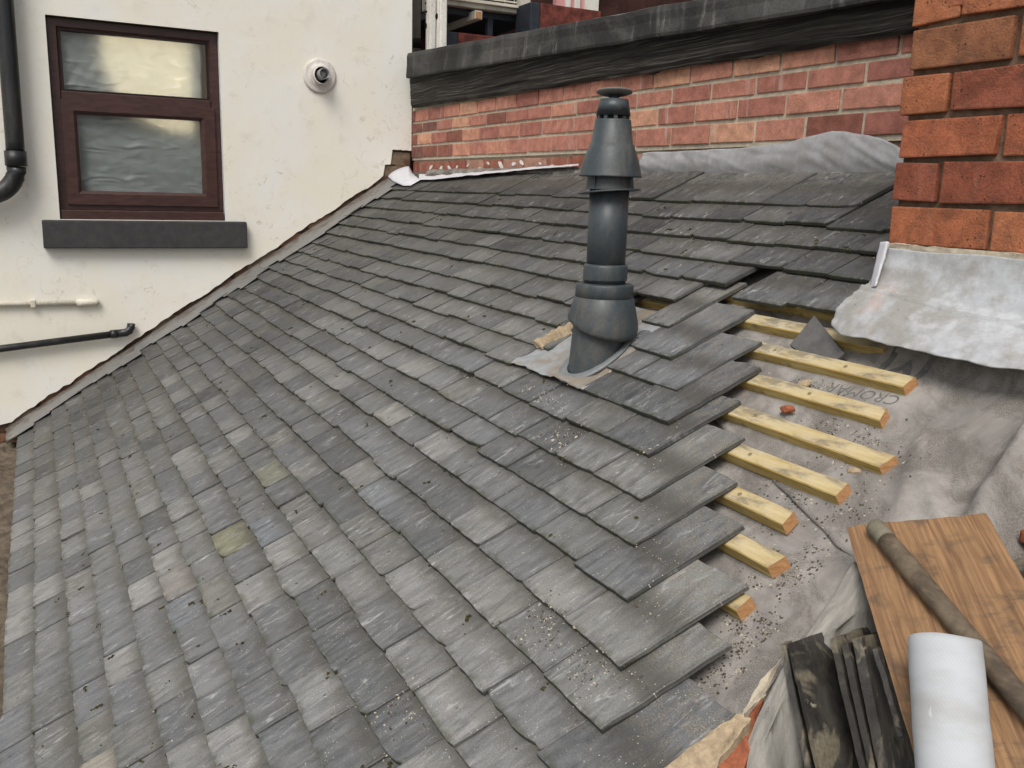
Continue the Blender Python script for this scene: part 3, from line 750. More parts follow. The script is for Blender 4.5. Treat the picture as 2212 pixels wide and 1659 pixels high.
bm = bmesh.new(); tube(bm, [(gx, .30, .76), (gx, .30, .82)], .034, 16); finish('collar', bm, M_vent_dark, t, True)

# ------------------------------------------------------------------ underlay
RID = random.Random(5)
def hm(x, s):
    h = -.066 + .004*nz(x*3, s*5, 1.7) + .0022*nz(x*9, s*8, 4.)
    t = sstep(4.32, 4.56, x + .08*(1.0-s))
    h += t*(.012 + .012*nz(x*6, s*5, 8.) + .006*nz(x*18, s*4, 2.))
    # big soft folds at the right hand side
    d = (x-4.50)*.83 + (s-.96)*.55
    h += .030*math.exp(-((x-4.555-(s-.80)*.18)/.024)**2)*1.7*sstep(.70, .82, s)*sstep(1.12, 1.0, s)
    h += .030*sstep(4.10, 4.18, x)*sstep(.76, .70, s)
    h -= .045*math.exp(-((x-4.625-(s-.80)*.25)/.035)**2)*sstep(.72, .84, s)
    h += .016*math.exp(-((x-4.44-(s-1.)*.5)/.022)**2)*sstep(.86, .95, s)*sstep(1.16, 1.04, s)
    h += .05*sstep(4.66, 4.80, x) + .018*math.exp(-((s-1.03-(x-4.5)*.9)/.018)**2)*sstep(4.40, 4.5, x) + .010*t*abs(nz(x*14+s*9, s*16-x*6, 5.))
    return h
def lapline(x): return 1.055 + (x-4.05)*.33 + .004*nz(x*20)
def xr(s): return 4.49 + (s-1.2)*.20 + .008*nz(s*11, 2.)
uo = []
bm = bmesh.new()
sheet(bm, lambda u, v: roof(lerp(.05, 4.95, u), lerp(.02, lapline(lerp(.05, 4.95, u)), v), hm(lerp(.05, 4.95, u), lerp(.02, lapline(lerp(.05, 4.95, u)), v)) + .005), 330, 100, .0012, None, lambda u, v: (u*4.9, v*1.1))
und1 = finish('roofing_underlay', bm, M_memb, None, True); tag(und1, 'creased grey roofing underlay with faded print, between the yellow battens and the lead', 'underlay')
bm = bmesh.new()
def low(u, v):
    s = lerp(.95, 2.66, v); x = lerp(.05, xr(s), u)
    edge = .012*sstep(.985, 1.0, u)
    return roof(x, s, hm(min(x, 4.4), s) + .006*nz(x*5, s*6, 12.) + edge)
sheet(bm, low, 300, 130, .0012, None, lambda u, v: (u*4.5, .9+v*1.7))
und2 = finish('roofing_underlay', bm, M_memb, None, True); tag(und2, 'dusty grey lower sheet of underlay, lapped under the printed one by the brick edge', 'underlay')

def text_part(body, parent, place, size, mat, shear=0.0, name='printed_text', extrude=.0004):
    cu = bpy.data.curves.new('lettering', 'FONT'); cu.body = body; cu.size = size; cu.extrude = 0; cu.align_x = 'CENTER'; cu.align_y = 'CENTER'; cu.shear = shear; cu.resolution_u = 3
    to = bpy.data.objects.new('lettering', cu); COL.objects.link(to)
    bpy.context.view_layer.update()
    me = bpy.data.meshes.new_from_object(to.evaluated_get(bpy.context.evaluated_depsgraph_get()))
    COL.objects.unlink(to); bpy.data.objects.remove(to); bpy.data.curves.remove(cu)
    bm = bmesh.new(); bm.from_mesh(me); bpy.data.meshes.remove(me)
    bmesh.ops.triangulate(bm, faces=bm.faces[:])
    for _ in range(2):
        es = [e for e in bm.edges if e.calc_length() > size*.18]
        if es: bmesh.ops.subdivide_edges(bm, edges=es, cuts=1); bmesh.ops.triangulate(bm, faces=bm.faces[:])
    for v in bm.verts: v.co = place(v.co.x, v.co.y)
    return finish(name, bm, mat, parent)
def onsheet(x0, s0, ang, off=.0068):
    ca, sa = math.cos(ang), math.sin(ang)
    def f(a, b):
        x = x0 + a*ca - b*sa; s = s0 - (a*sa + b*ca)
        return roof(x, s, hm(x, s) + off)
    return f
_p = onroof(1864, 851, -.060); text_part('CROMAR', und1, onsheet(_p.x, -_p.y/CA+TAN*.060, math.pi+.06), .040, M_print, .12)
_p = onroof(1978, 795, -.060); text_part('M', und1, onsheet(_p.x, -_p.y/CA+TAN*.060, math.pi-.02), .155, M_print, .25)

# ------------------------------------------------------------------ slates
DROP = .0108
S = [.28,.371,.464,.56,.653,.744,.848,.94,1.03,1.12,1.21,1.306,1.394,1.482,1.578,1.67,1.762,1.85,1.94,2.037,2.123,2.21,2.30,2.39,2.478,2.58,2.672]
J = {0:[.707,.959,1.199,1.355,1.544,1.70,1.85,2.01,2.171],1:[1.648,1.778,1.991,2.121,2.289,2.467],2:[1.92,2.07,2.228,2.389,2.563,3.265,3.436,3.617],
3:[2.041,2.171,2.35,2.52,2.683,2.851,3.127,3.359,3.54,3.73],4:[2.103,2.248,2.429,2.585,2.75,2.921,3.09,3.26,3.433],5:[2.042,2.174,2.356,2.522,2.669,2.842,3.01],
6:[2.29,2.433,2.611,2.766,2.938,3.109],7:[2.245,2.415,2.557,2.729,2.891,3.068,3.212],8:[2.277,2.463,2.601,2.76,2.92,3.083],9:[2.398,2.578,2.748,2.892,3.068],
10:[2.318,2.489,2.643,2.806,2.97,3.116,3.314,3.475,3.645,3.81],11:[2.58,2.722,2.907,3.074,3.229,3.409,3.568,3.74,3.90],12:[2.325,2.492,2.647,2.821,2.981,3.168,3.325,3.505,3.658,3.83,3.995],
13:[1.914,2.06,2.215,2.404,2.583,2.749,2.914,3.075,3.252,3.421,3.552,3.735,3.924,4.087],14:[1.35,1.535,1.735,1.844,2.017,2.163,2.316,3.691,3.839,4.026,4.185],
15:[2.069,2.29,2.467,2.596,2.785,2.927,3.113,3.578,3.747,3.922,4.078,4.255],16:[2.67,2.849,3.69,3.87,4.03,4.196,4.374],17:[3.566,3.737,3.91,4.068,4.245,4.41],18:[3.365,3.522,3.689,3.858,4.031,4.19,4.36],
19:[3.28,3.45,3.624,3.788,3.963,4.13,4.31],20:[3.155,3.343,3.519,3.685,3.859],21:[2.944,3.124,3.277,3.46,3.616,3.747],22:[2.867,3.035,3.212,3.376,3.529],23:[2.792,2.962,3.154,3.305,3.486],
24:[2.51,2.67,2.85,3.007,3.2,3.365],25:[2.739,2.933,3.096,3.254],26:[2.495,2.682,2.881,3.06,3.23]}
XEND = {0:3.724,1:4.05,2:4.05,3:4.05,4:3.621,5:3.518,6:3.32,7:3.31,8:3.29,9:3.222,10:3.976,11:4.071,12:4.162,13:4.257,14:4.364,15:4.429}
SHEAR = .12
TONES = [(.130,.132,.136),(.112,.115,.120),(.152,.153,.153),(.092,.095,.099),(.122,.126,.134),(.136,.136,.133),(.102,.105,.110),(.166,.165,.163),(.118,.120,.120)]
ODD = [(.120,.125,.132),(.136,.135,.126),(.178,.176,.172),(.138,.133,.128),(.075,.077,.080),(.182,.181,.179)]
def xs_of(k):
    x0, x1 = .06, XEND.get(k, 4.53)
    js = [x for x in J.get(k, []) if x0+.05 < x < x1-.05]
    pts = [x0]+js+[x1]; out = [x0]
    for a, b in zip(pts, pts[1:]):
        w = b-a
        if w > .245:
            n = max(1, round(w/.166)); cuts = [RID.uniform(.86, 1.14) for _ in range(n)]; tot = sum(cuts); c = a
            for q in cuts[:-1]: c += q/tot*w; out.append(c)
        out.append(b)
    return out
SLATES = []
for k, s in enumerate(S):
    xs = xs_of(k)
    for a, b in zip(xs, xs[1:]): SLATES.append(dict(k=k, x0=a, x1=b, s=s, edge=(b == xs[-1] and k >= 9)))
for k, s, a, b, h in ((4, .694, 3.690, 3.862, 0), (4, .688, 3.868, 4.032, 0), (6, .846, 3.496, 3.612, 0), (7, .905, 3.503, 3.575, -.004), (7, .943, 3.566, 3.736, .001),
                   (8, 1.026, 3.580, 3.684, 0), (8, 1.025, 3.686, 3.858, .001), (9, 1.117, 3.583, 3.757, 0), (9, 1.123, 3.762, 3.935, .001)):
    SLATES.append(dict(k=k, x0=a, x1=b, s=s, h=h, edge=True))
LEN = .236
def emit_slate(bm, d, r):
    uvl = bm.loops.layers.uv.get('UVMap'); lol = bm.loops.layers.uv.get('loc'); tol = bm.loops.layers.float_color.get('tone')
    w = d['x1']-d['x0']; th = r.uniform(.0085, .0125)
    L = LEN + r.uniform(-.008, .008)
    gap = r.choice([.0010, .0016, .0022, .0036])
    xa, xb = d['x0']+gap*.5, d['x1']-gap*.5
    sj = r.gauss(0, .0028); rot = r.gauss(0, .007); tx = r.gauss(0, .014); lift = abs(r.gauss(0, .0022)) + d.get('h', 0)
    xc = (xa+xb)/2; sd = r.random()*100
    e = .0022
    us = [0, e/w] + [i/9 for i in range(1, 9)] + [1-e/w, 1]; vs = [0, e/L, .09, .2, .32, .45, .6, .8, 1-e/L, 1]
    notchL = r.choice([0, 0, 0, 0, .003, .006]); notchR = r.choice([0, 0, 0, 0, .003, .006]); chip = r.choice([0]*13+[.010, .018]); chs = r.choice([0, 1])
    if d.get('edge'): notchL = notchR = chip = 0
    top, bot = [], []
    nu, nv = len(us), len(vs)
    for i, u in enumerate(us):
        tr, br = [], []
        for j, v in enumerate(vs):
            x = lerp(xa, xb, u); q = v*L
            per = (i in (0, nu-1)) or (j in (0, nv-1))
            x += SHEAR*q
            dq = 0
            if j <= 1: dq = .0015*nz(x*26, sd) + .0024*nz(x*110, sd)
            if j <= 1 and chip and ((i <= 3) if chs else (i >= nu-4)): dq += chip*(1-(i if chs else nu-1-i)/4.)*(.6+.5*nz(i*.7, sd))
            if j <= 1 and i <= 1: dq += notchL
            if j <= 1 and i >= nu-2: dq += notchR
            if j >= nv-2: dq = .006*nz(x*30, sd+9)
            if i <= 1 or i >= nu-2: x += .0016*nz(q*40, sd+3*i) * (1 if j else 0)
            if d.get('edge') and i >= nu-2: x += .003*nz(q*34, sd+31)
            q += dq
            # rotate about the slate's middle
            X = xc+(x-xc)*math.cos(rot) - (q-.05)*math.sin(rot)*1.0; Q = .05+(x-xc)*math.sin(rot) + (q-.05)*math.cos(rot)
            h = lift - DROP*Q/.092 + tx*(x-xc)*.5 + .0008*nz(x*17, q*17, sd) + .0005*nz(x*50, q*40, sd) + .0012*nz(x*6, q*7, sd+5)
            ht = h - (.0011+.0010*nz(x*60, q*60, sd) if per else 0)
            p = roof(X, d['s']+sj-Q, ht); tr.append((bm.verts.new(p), (x+sd*3.1, q+sd*1.7), (u, q)))
            if per: br.append((bm.verts.new(roof(X, d['s']+sj-Q+(.0015 if j == 0 else 0), h-th)), (x+sd*3.1, q+sd*1.7), (u, -.012)))
            else: br.append(None)
        top.append(tr); bot.append(br)
    c = d['tone']
    def mk(vs):
        f = bm.faces.new([a[0] for a in vs])
        for l, a in zip(f.loops, vs): l[uvl].uv = a[1]; l[lol].uv = a[2]; l[tol] = (*c, 1)
    for i in range(nu-1):
        for j in range(nv-1): mk((top[i][j], top[i+1][j], top[i+1][j+1], top[i][j+1]))
    ring = [(i, 0) for i in range(nu)] + [(nu-1, j) for j in range(1, nv)] + [(i, nv-1) for i in range(nu-2, -1, -1)] + [(0, j) for j in range(nv-2, 0, -1)]
    for a, b in zip(ring, ring[1:]+ring[:1]):
        mk((top[a[0]][a[1]], bot[a[0]][a[1]], bot[b[0]][b[1]], top[b[0]][b[1]]))
    f = bm.faces.new([bot[a][b][0] for a, b in ring])
    for l in f.loops: l[tol] = (*c, 1); l[uvl].uv = (0, 0); l[lol].uv = (0, 0)
def new_slate_bm():
    bm = bmesh.new(); bm.loops.layers.uv.new('UVMap'); bm.loops.layers.uv.new('loc'); bm.loops.layers.float_color.new('tone'); return bm
RT = random.Random(21)
for d in SLATES:
    pat = NZ.noise(V((d['x0']*1.3, d['s']*1.6, 3.)))
    d['tone'] = RT.choice(ODD) if RT.random() < .12 else RT.choice(TONES)
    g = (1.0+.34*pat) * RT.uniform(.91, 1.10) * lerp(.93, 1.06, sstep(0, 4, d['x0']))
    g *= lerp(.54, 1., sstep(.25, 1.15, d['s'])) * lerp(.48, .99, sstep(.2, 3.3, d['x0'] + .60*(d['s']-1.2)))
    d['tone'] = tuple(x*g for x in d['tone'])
    vis = .095 if not d.get('edge') else .2
    P4 = [proj(roof(x, d['s']-q)) for x, q in ((d['x0'], 0), (d['x1'], 0), (d['x1'], vis), (d['x0'], vis))]
    P4 = [(min(max(a, 0), 2212), min(max(b, 0), 1659)) for a, b, _ in P4]
    d['area'] = abs(sum(P4[i][0]*P4[(i+1)%4][1]-P4[(i+1)%4][0]*P4[i][1] for i in range(4)))/2
SLATES.sort(key=lambda d: -d['area'])
# three slates of a colour of their own, as seen in the photo
def recolor(px, py, c):
    x, s = onroof(px, py).x, None
    p = onroof(px, py); s = -p.y/CA
    best = min(SLATES, key=lambda d: abs((d['x0']+d['x1'])/2 + SHEAR*.05 - p.x)*1.0 + abs(d['s']-.046-s)*1.6); best['tone'] = c
recolor(512, 1162, (.158, .156, .108)); recolor(583, 1140, (.132, .142, .156)); recolor(592, 1025, (.145, .144, .118))
recolor(830, 1035, (.142, .150, .160)); recolor(392, 1310, (.135, .143, .155)); recolor(1325, 832, (.075, .078, .082)); recolor(380, 1278, (.19, .178, .17)); recolor(270, 1640, (.22, .205, .18)); recolor(840, 900, (.20, .196, .185))
roofth = thing('slate_roof', 'lean-to roof of grey slates laid in staggered courses, its right end still open', 'roof', roof(2.3, 2.67, -.1))
rs_ = random.Random(99)
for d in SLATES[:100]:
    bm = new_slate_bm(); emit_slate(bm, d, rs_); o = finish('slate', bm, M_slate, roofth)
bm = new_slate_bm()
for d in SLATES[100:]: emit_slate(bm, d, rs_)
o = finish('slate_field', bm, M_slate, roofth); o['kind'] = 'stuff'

bm = bmesh.new()
sheet(bm, lambda u, v: roof(lerp(.35, 4.0, u), lerp(.015, .078+.022*nz(u*30, 2.)+.012*nz(u*90), v), -.026 + .012*math.sin(v*math.pi) + .004*nz(u*60, v*3) - .010*sstep(.8, 1., v)), 260, 8, .006, V((0, -.5, .8)))
finish('head_mortar', bm, lead_material('head_mortar', (.26, .245, .22), (.075, .068, .06), .85), roofth)

# ------------------------------------------------------------------ battens
BAT = [(.630, 4.05, 'yellow batten glimpsed under the two slates slid below the chimney flashing'), (.722, 4.178, 'batten crossed by the loose diamond slate, its end under the lead'), (.809, 4.294, 'longest clear batten with a knotty front and pale end below the diamond slate'),
       (.903, 4.315, 'batten with a dark blue stain along its front arris, over a brick fragment'), (1.000, 4.394, 'batten with a split cut end, reaching over a woody chip'), (1.093, 4.375, 'batten with a shiny screw and a splintered underside, in the middle of the row'),
       (1.184, 4.342, 'short batten at the lapped edge of the underlay'), (1.270, 4.388, 'stubby batten with crumbs of soil around its end'), (1.363, 4.410, 'shortest batten end, lowest of the open row')]
bv = {}
BPX = [None, (1906.9, 755.6), (1949.1, 836.2), (1897.9, 909.2), (1900.5, 1006.4), (1803.3, 1072.9), (1690.8, 1131.1), (1658.6, 1224.2), (1590.9, 1317.4)]
def rsh(px, py, h):
    p = onroof(px, py, h); return p.x, (-p.y-SA*h)/CA
for bi, (s0, xe, lab) in enumerate(BAT):
    x0 = 2.9
    if BPX[bi]: xe, s0 = rsh(*BPX[bi], -.037)
    else: s0 = .655
    BAT[bi] = (s0, xe, lab)
    t = thing('roof_batten', lab, 'batten', roof((x0+xe)/2, s0, -.055), 'yellow treated battens at the open end')
    bm = bmesh.new(); dl = bm.loops.layers.float_color.new('dust')
    yaw = RR.uniform(-.004, .004); skew = RR.uniform(-.012, .012)
    hs, ww = .0265, .0345
    n = 60; sec = []
    def secpts(x, ex=0):
        o = []
        for (a, b) in ((0, 0), (.0022, 0.0), (1-.05, 0), (1, -.05), (1, -1), (0, -1), (0, -.07)):
            pass
        prof = [(-.002, 0.0), (-ww+.002, 0.0), (-ww, -.002), (-ww, -hs), (0, -hs), (0, -.002)]
        for q, hh in prof:
            s = s0 + q + yaw*(x-3.8); h = -.0370 + hh + .0006*nz(x*20, q*90, bi)
            dx = ex*(skew*(q/-ww) + .002*nz(q*300, hh*300, bi*3.))
            o.append(roof(x+dx, s, h))
        return o
    rings = [[bm.verts.new(p) for p in secpts(lerp(x0, xe, i/n), 1 if i == n else 0)] for i in range(n+1)]
    for a, b in zip(rings, rings[1:]):
        for q in range(6):
            f = bm.faces.new((a[q], a[(q+1)%6], b[(q+1)%6], b[q]))
            for l in f.loops: l[dl] = ((1, 1, 1, 1) if q == 0 else (.0, 0, 0, 1))
    bm.faces.new(rings[0]); fe = bm.faces.new(rings[-1][::-1]); fe.material_index = 1
    finish('batten', bm, [M_batten, M_batten_end], t)
    if bi >= 2:
        for sxx in ({2: (3.93, 4.13), 3: (3.90, 4.12), 4: (4.06,), 5: (4.14,), 6: (4.205,), 7: (), 8: ()}[bi]):
            bm = bmesh.new(); lathe(bm, [(.001, -.003), (.0042, -.003), (.0042, .0003), (.0012, .0006), (.001, -.001)], (0, 0, 0), 'z', 14)
            R = Matrix(((1, 0, 0), (0, CA, -SA), (0, SA, CA))).to_4x4()
            bmesh.ops.transform(bm, matrix=Matrix.Translation(roof(sxx, s0-.018, -.0363)) @ R, verts=bm.verts[:]); finish('screw', bm, M_steel, t)

# ------------------------------------------------------------------ flue through the roof
FX, FY = 3.50, -.83
fl = thing('roof_flue', 'grey plastic roof flue with flared cowl and disc cap, rising through a lead sheet', 'flue', (FX, FY, -.60))
def tilt(k0): return lambda i, u, v: 0
bm = bmesh.new(); lathe(bm, [(.001, .0655), (.030, .066), (.043, .0705), (.0435, .0735), (.040, .0755), (.001, .0775)], (FX, FY, 0), 'z', 40, lambda i, u, v: .10*u-.05*v); finish('cap_disc', bm, M_flue_top, fl, True)
bm = bmesh.new(); lathe(bm, [(.030, .028), (.0335, .0545), (.034, .0555), (.029, .0560), (.012, .058), (.012, .067), (.001, .067)], (FX, FY, 0), 'z', 40); lathe(bm, [(.0300, .028), (.0405, .0185), (.0415, .0175), (.0345, .0550), (.0335, .0552)], (FX, FY, 0), 'z', 40); finish('cowl_ring', bm, M_flue, fl, True)
bm = bmesh.new(); lathe(bm, [(.001, .004), (.034, .004), (.034, .019), (.001, .019)], (FX, FY, 0), 'z', 30); finish('cowl_slot', bm, M_vent_dark, fl)
bm = bmesh.new()
for k in range(10):
    a = k*math.pi/5+.2
    M = Matrix.Translation((FX, FY, 0)) @ Matrix.Rotation(a, 4, 'Z'); box(bm, (.033, -.0045, .006), (.0395, .0045, .0185), 0, 0, M)
finish('cowl_rib', bm, M_flue, fl)
bm = bmesh.new(); lathe(bm, [(.030, .0075), (.0425, .0085), (.0435, .0060), (.0512, -.0485), (.0528, -.0495), (.0600, -.066), (.0668, -.085), (.0722, -.105), (.0760, -.1225), (.0775, -.1262), (.0755, -.1262), (.064, -.094), (.05, -.06)], (FX, FY, 0), 'z', 56); finish('cowl', bm, M_flue, fl, True)
bm = bmesh.new(); lathe(bm, [(.0555, -.10), (.0565, -.13), (.0595, -.1545), (.0595, -.157), (.046, -.157)], (FX, FY, 0), 'z', 48)
for k in range(4):
    a = k*math.pi/2+.35; M = Matrix.Translation((FX, FY, 0)) @ Matrix.Rotation(a, 4, 'Z'); box(bm, (.053, -.0016, -.156), (.0625, .0016, -.112), 0, 0, M)
finish('inner_sleeve', bm, M_flue, fl, False)
bm = bmesh.new(); lathe(bm, [(.047, -.1575), (.075, -.1600), (.0765, -.1615), (.0755, -.1635), (.048, -.1625)], (FX, FY, 0), 'z', 48, lambda i, u, v: .08*u+.05*v); finish('drip_disc', bm, M_flue, fl, True)
bm = bmesh.new(); lathe(bm, [(.0485, -.150), (.0485, -.36)], (FX, FY, 0), 'z', 48); finish('pipe', bm, M_flue, fl, True)
bm = bmesh.new(); lathe(bm, [(.049, -.338), (.0535, -.340), (.0552, -.344), (.0552, -.3755), (.0545, -.3805), (.0515, -.381), (.0515, -.392)], (FX, FY, 0), 'z', 48, lambda i, u, v: (.0 if i < 4 else .06*u)); finish('socket_collar', bm, M_flue, fl, True)
bm = bmesh.new(); lathe(bm, [(.0535, -.386), (.0708, -.3875), (.0720, -.390), (.0735, -.4225), (.0705, -.4235)], (FX, FY, 0), 'z', 52); finish('upper_skirt', bm, M_flue, fl, True)
bm = bmesh.new(); lathe(bm, [(.0700, -.418), (.0748, -.4215), (.0830, -.452), (.0885, -.470), (.0895, -.476), (.0865, -.4765)], (FX, FY, 0), 'z', 52, lambda i, u, v: (0 if i < 2 else (i-1)/4.*(-.42*u*.9 + .02*v - .012))); finish('lower_skirt', bm, M_flue, fl, True)
# oblique boot standing on the roof slope
bm = bmesh.new()
ringT, rings = [], []
n = 52
for lev in range(9):
    ring = []
    f = lev/8
    for k in range(n):
        a = 2*math.pi*k/n; r = lerp(.070, .0655, f); u, v = r*math.cos(a), r*math.sin(a)*lerp(1, 1.12, f)
        xx, yy = FX-.004*f+u, FY-.012*f+v
        zr = -.03+.64*yy - .010
        ring.append(bm.verts.new((xx, yy, lerp(-.435, zr+.003, f))))
    rings.append(ring)
for a, b in zip(rings, rings[1:]):
    for k in range(n): bm.faces.new((a[k], a[(k+1)%n], b[(k+1)%n], b[k]))
finish('slate_boot', bm, M_flue, fl, True)
bm = bmesh.new(); rings = []
for r, h in ((.064, .004), (.072, .0065), (.081, .0045), (.0835, .0015), (.083, -.004), (.06, -.004)):
    rings.append([])
    for k in range(n):
        a = 2*math.pi*k/n; u, v = r*math.cos(a), r*math.sin(a)*1.16
        xx, yy = FX-.004+u, FY-.014+v; rings[-1].append(bm.verts.new((xx, yy, -.03+.64*yy+.002+h)))
for a, b in zip(rings, rings[1:]):
    for k in range(n): bm.faces.new((a[k], a[(k+1)%n], b[(k+1)%n], b[k]))
finish('base_flange', bm, simple('flange_plastic', (.16, .17, .175), .45, .4, .12), fl, True)
# lead sheet under it
bm = bmesh.new()
def ld(u, v):
    x = lerp(3.212, 3.598, u); s = lerp(.79, 1.119 + .005*nz(u*7) + .003*nz(u*19), v)
    h = -.0105 + .0035*nz(x*15, s*15, 3.) + .0022*nz(x*34, s*34, 6.)
    h += .006*math.exp(-((math.hypot(x-FX+.01, (s-1.01)*.8)-.085)/.022)**2)
    h += lerp(0, .012, sstep(1.05, 1.119, s)) + (.003*nz(x*40) if v > .97 else 0)
    return roof(x, s, h)
sheet(bm, ld, 60, 50, .0018)
o = finish('lead_slate', bm, M_lead, None, True); tag(o, 'crinkled pale lead sheet stained brown around the foot of the flue', 'flashing')
# mortar fillet left of the flue
bm = bmesh.new()
def mf(u, v):
    s = lerp(1.035, .855, u); a = v*math.pi; r = lerp(.020, .010, u)*(1+.5*nz(u*9, v*2))
    x = lerp(3.236, 3.300, u)+.004*nz(u*14); return roof(x+.6*r*math.cos(a)+.010*(1-math.sin(a)), s, -.014+ .026*math.sin(a)*(1+.3*nz(u*11, 3.)) + r*.3)
sheet(bm, mf, 40, 12, .004)
o = finish('mortar_fillet', bm, M_mortar_tan, None, False); tag(o, 'rough tan mortar fillet along the cut slates left of the flue', 'mortar')

# ------------------------------------------------------------------ chimney stack
CY0 = -.53; CXL = ony(1932, 400, CY0).x
ch = thing('chimney_stack', 'old orange-red brick chimney stack at the right, standing over the lead apron', 'chimney', (4.6, -.4, -.6))
bm = bmesh.new(); tl = bm.loops.layers.float_color.new('tone')
zr = [ony(1930, y, CY0).z for y in (532, 441, 347, 256, 163, 68, -25)]
OR = [(.36, .125, .062), (.40, .150, .074), (.31, .098, .055), (.37, .135, .066), (.26, .085, .052), (.34, .112, .058)]
for ri in range(11):
    z0 = zr[0] + ri*.0745; z1 = z0+.0745
    if ri < 6: z0, z1 = zr[ri], zr[ri+1]
    lens = ([.222, .222, .222, .222] if ri % 2 == 0 else [.110, .222, .222, .222, .1])
    x = CXL + [.004, -.002, .003, -.004, .006, 0, .002, 0, 0, 0, 0][ri]
    for li, L in enumerate(lens):
        x1 = min(x+L-.010, CXL+.82)
        if x1 - x < .03: continue
        c = RR.choice(OR)
        if ri == 4 and li == 0: c = (.27, .115, .06)
        if ri == 1: c = (.27, .085, .05)
        y0 = CY0+RR.uniform(-.004, .003)
        brick(bm, tl, (x, y0, z0+.0055), (x1, y0+.1, z1-.0050), c, .0030, .0034)
        x += L
finish('brickwork', bm, M_brick_old, ch)
bm = bmesh.new(); box(bm, (CXL+.006, CY0+.011, -.8), (CXL+.81, -.10, .60)); finish('mortar_core', bm, M_mortar_dark, ch)
bm = bmesh.new()
def pt(u, v):
    x = lerp(CXL+.004, CXL+.82, u); z = lerp(zr[0]-.010, zr[0]+.006+.003*nz(x*40), v); return (x, CY0-.004-.003*nz(x*30, z*80)-.003, z)
sheet(bm, pt, 60, 4, .015); finish('pointing', bm, M_mortar, ch)
# lead apron dressed down the chimney foot
bm = bmesh.new()
APX = [(1800, 706), (1818, 726), (1864, 731), (1930, 749), (2023, 769), (2138, 794), (2211, 802), (2330, 818), (2560, 842)]
APD = [onroof(px, py, hh) for (px, py), hh in zip(APX, (.004, .004, .006, .008, .010, .012, .012, .012, .012))]
B0, B1 = ony(1893, 618, CY0-.035), ony(2212, 690, CY0-.035)
def apron(u, v):
    q = u*(len(APD)-1); i = min(int(q), len(APD)-2); D = APD[i].lerp(APD[i+1], q-i)
    D = D + V((0, -SA, CA))*(.004*nz(D.x*14, 1.)+.0025*nz(D.x*34, 2.))
    xa = lerp(CXL-.006, 4.95, u**1.25)
    A = V((xa, CY0-.008, zr[0]-.004+.003*nz(xa*8)))
    t = (xa-B0.x)/(B1.x-B0.x); B = B0 + (B1-B0)*t; B.x = xa
    if v < .45:
        f = v/.45; p = A.lerp(B, f); p.y += .010*math.sin(f*math.pi)*.6 - .002*nz(xa*7, f*3)
    else:
        f = (v-.45)/.55; p = B.lerp(D, f)
        if u < .25: p.x -= (.020*math.sin(f*math.pi) + .012*nz(f*5, 3.) + .004*nz(f*17, 5.))*(1-u/.25)
        p += V((0, -.4, .9))*(.004*math.sin(f*math.pi) + .0030*nz(p.x*5, f*2.0, 2.) + .0005*nz(p.x*20, f*7) + .006*math.exp(-((f-.10-.16*u)/.018)**2) + .004*abs(nz(p.x*9+f*5, f*2., 7.)))
    return p
sheet(bm, apron, 110, 70, .0022)
ap = finish('lead_apron', bm, M_lead_apron, None, True); tag(ap, 'large weathered silver lead apron dressed from the chimney foot over the battens', 'flashing')
bm = bmesh.new()
q = [ony(1903, 523, CY0-.014), ony(1920, 526, CY0-.016), ony(1890, 617, CY0-.045), ony(1879, 624, CY0-.040)]
def fold(u, v):
    p = bilin([V(a) for a in q], u, v); p += FW*(-.012*math.sin(u*math.pi) + .004*nz(u*3, v*5)); return p
sheet(bm, fold, 12, 24, .002)
o = finish('underlay_strip', bm, M_fold, None, True); tag(o, 'narrow white turned up strip at the left edge of the chimney flashing', 'flashing')

# ------------------------------------------------------------------ upstand and folded underlay at the wall foot
bm = bmesh.new()
tops = [(1385, 331), (1440, 327), (1500, 325), (1560, 322), (1620, 318), (1690, 309), (1750, 295), (1800, 283), (1830, 284), (1870, 292), (1900, 297), (1935, 312), (1960, 330)]
def ups(u, v):
    q = u*(len(tops)-1); i = min(int(q), len(tops)-2); f = q-i
    px, py = lerp(tops[i][0], tops[i+1][0], f), lerp(tops[i][1], tops[i+1][1], f)
    T = ony(px, py, -.045); T.z += .003*nz(u*15)
    Bp = roof(T.x, .075, -.030)
    p = Bp.lerp(T, v); p.y += -.018*math.sin(v*math.pi)*.5 + .004*nz(T.x*6, v*2)*v + .010*v*v*nz(T.x*5, 3.) - .012*abs(nz(T.x*11+v*2, v*1.5, 4.))*(.3+v)
    return p
sheet(bm, ups, 120, 14, .0015)
o = finish('wall_upstand', bm, M_upstand, None, True); tag(o, 'soft grey flashing strip standing against the red bricks behind the top slates', 'flashing')
bm = bmesh.new()
ft = [(905, 388, 372), (940, 387, 374), (1000, 380, 372), (1080, 372, 366), (1160, 364, 360), (1250, 357, 354)]
def fold1(u, v):
    q = u*(len(ft)-1); i = min(int(q), len(ft)-2); f = q-i
    px, pb, ptp = (lerp(ft[i][k], ft[i+1][k], f) for k in range(3))
    a = onroof(px, pb, .006); b = ony(px, ptp, -.012); return a.lerp(b, v) + V((0, 0, .004*nz(px*.05, v*3)))
sheet(bm, fold1, 50, 6, .0015)
o1 = bm
k0 = [onroof(832, 378, .012), onroof(862, 400, .010), onroof(886, 404, .012), onroof(905, 392, .010)]
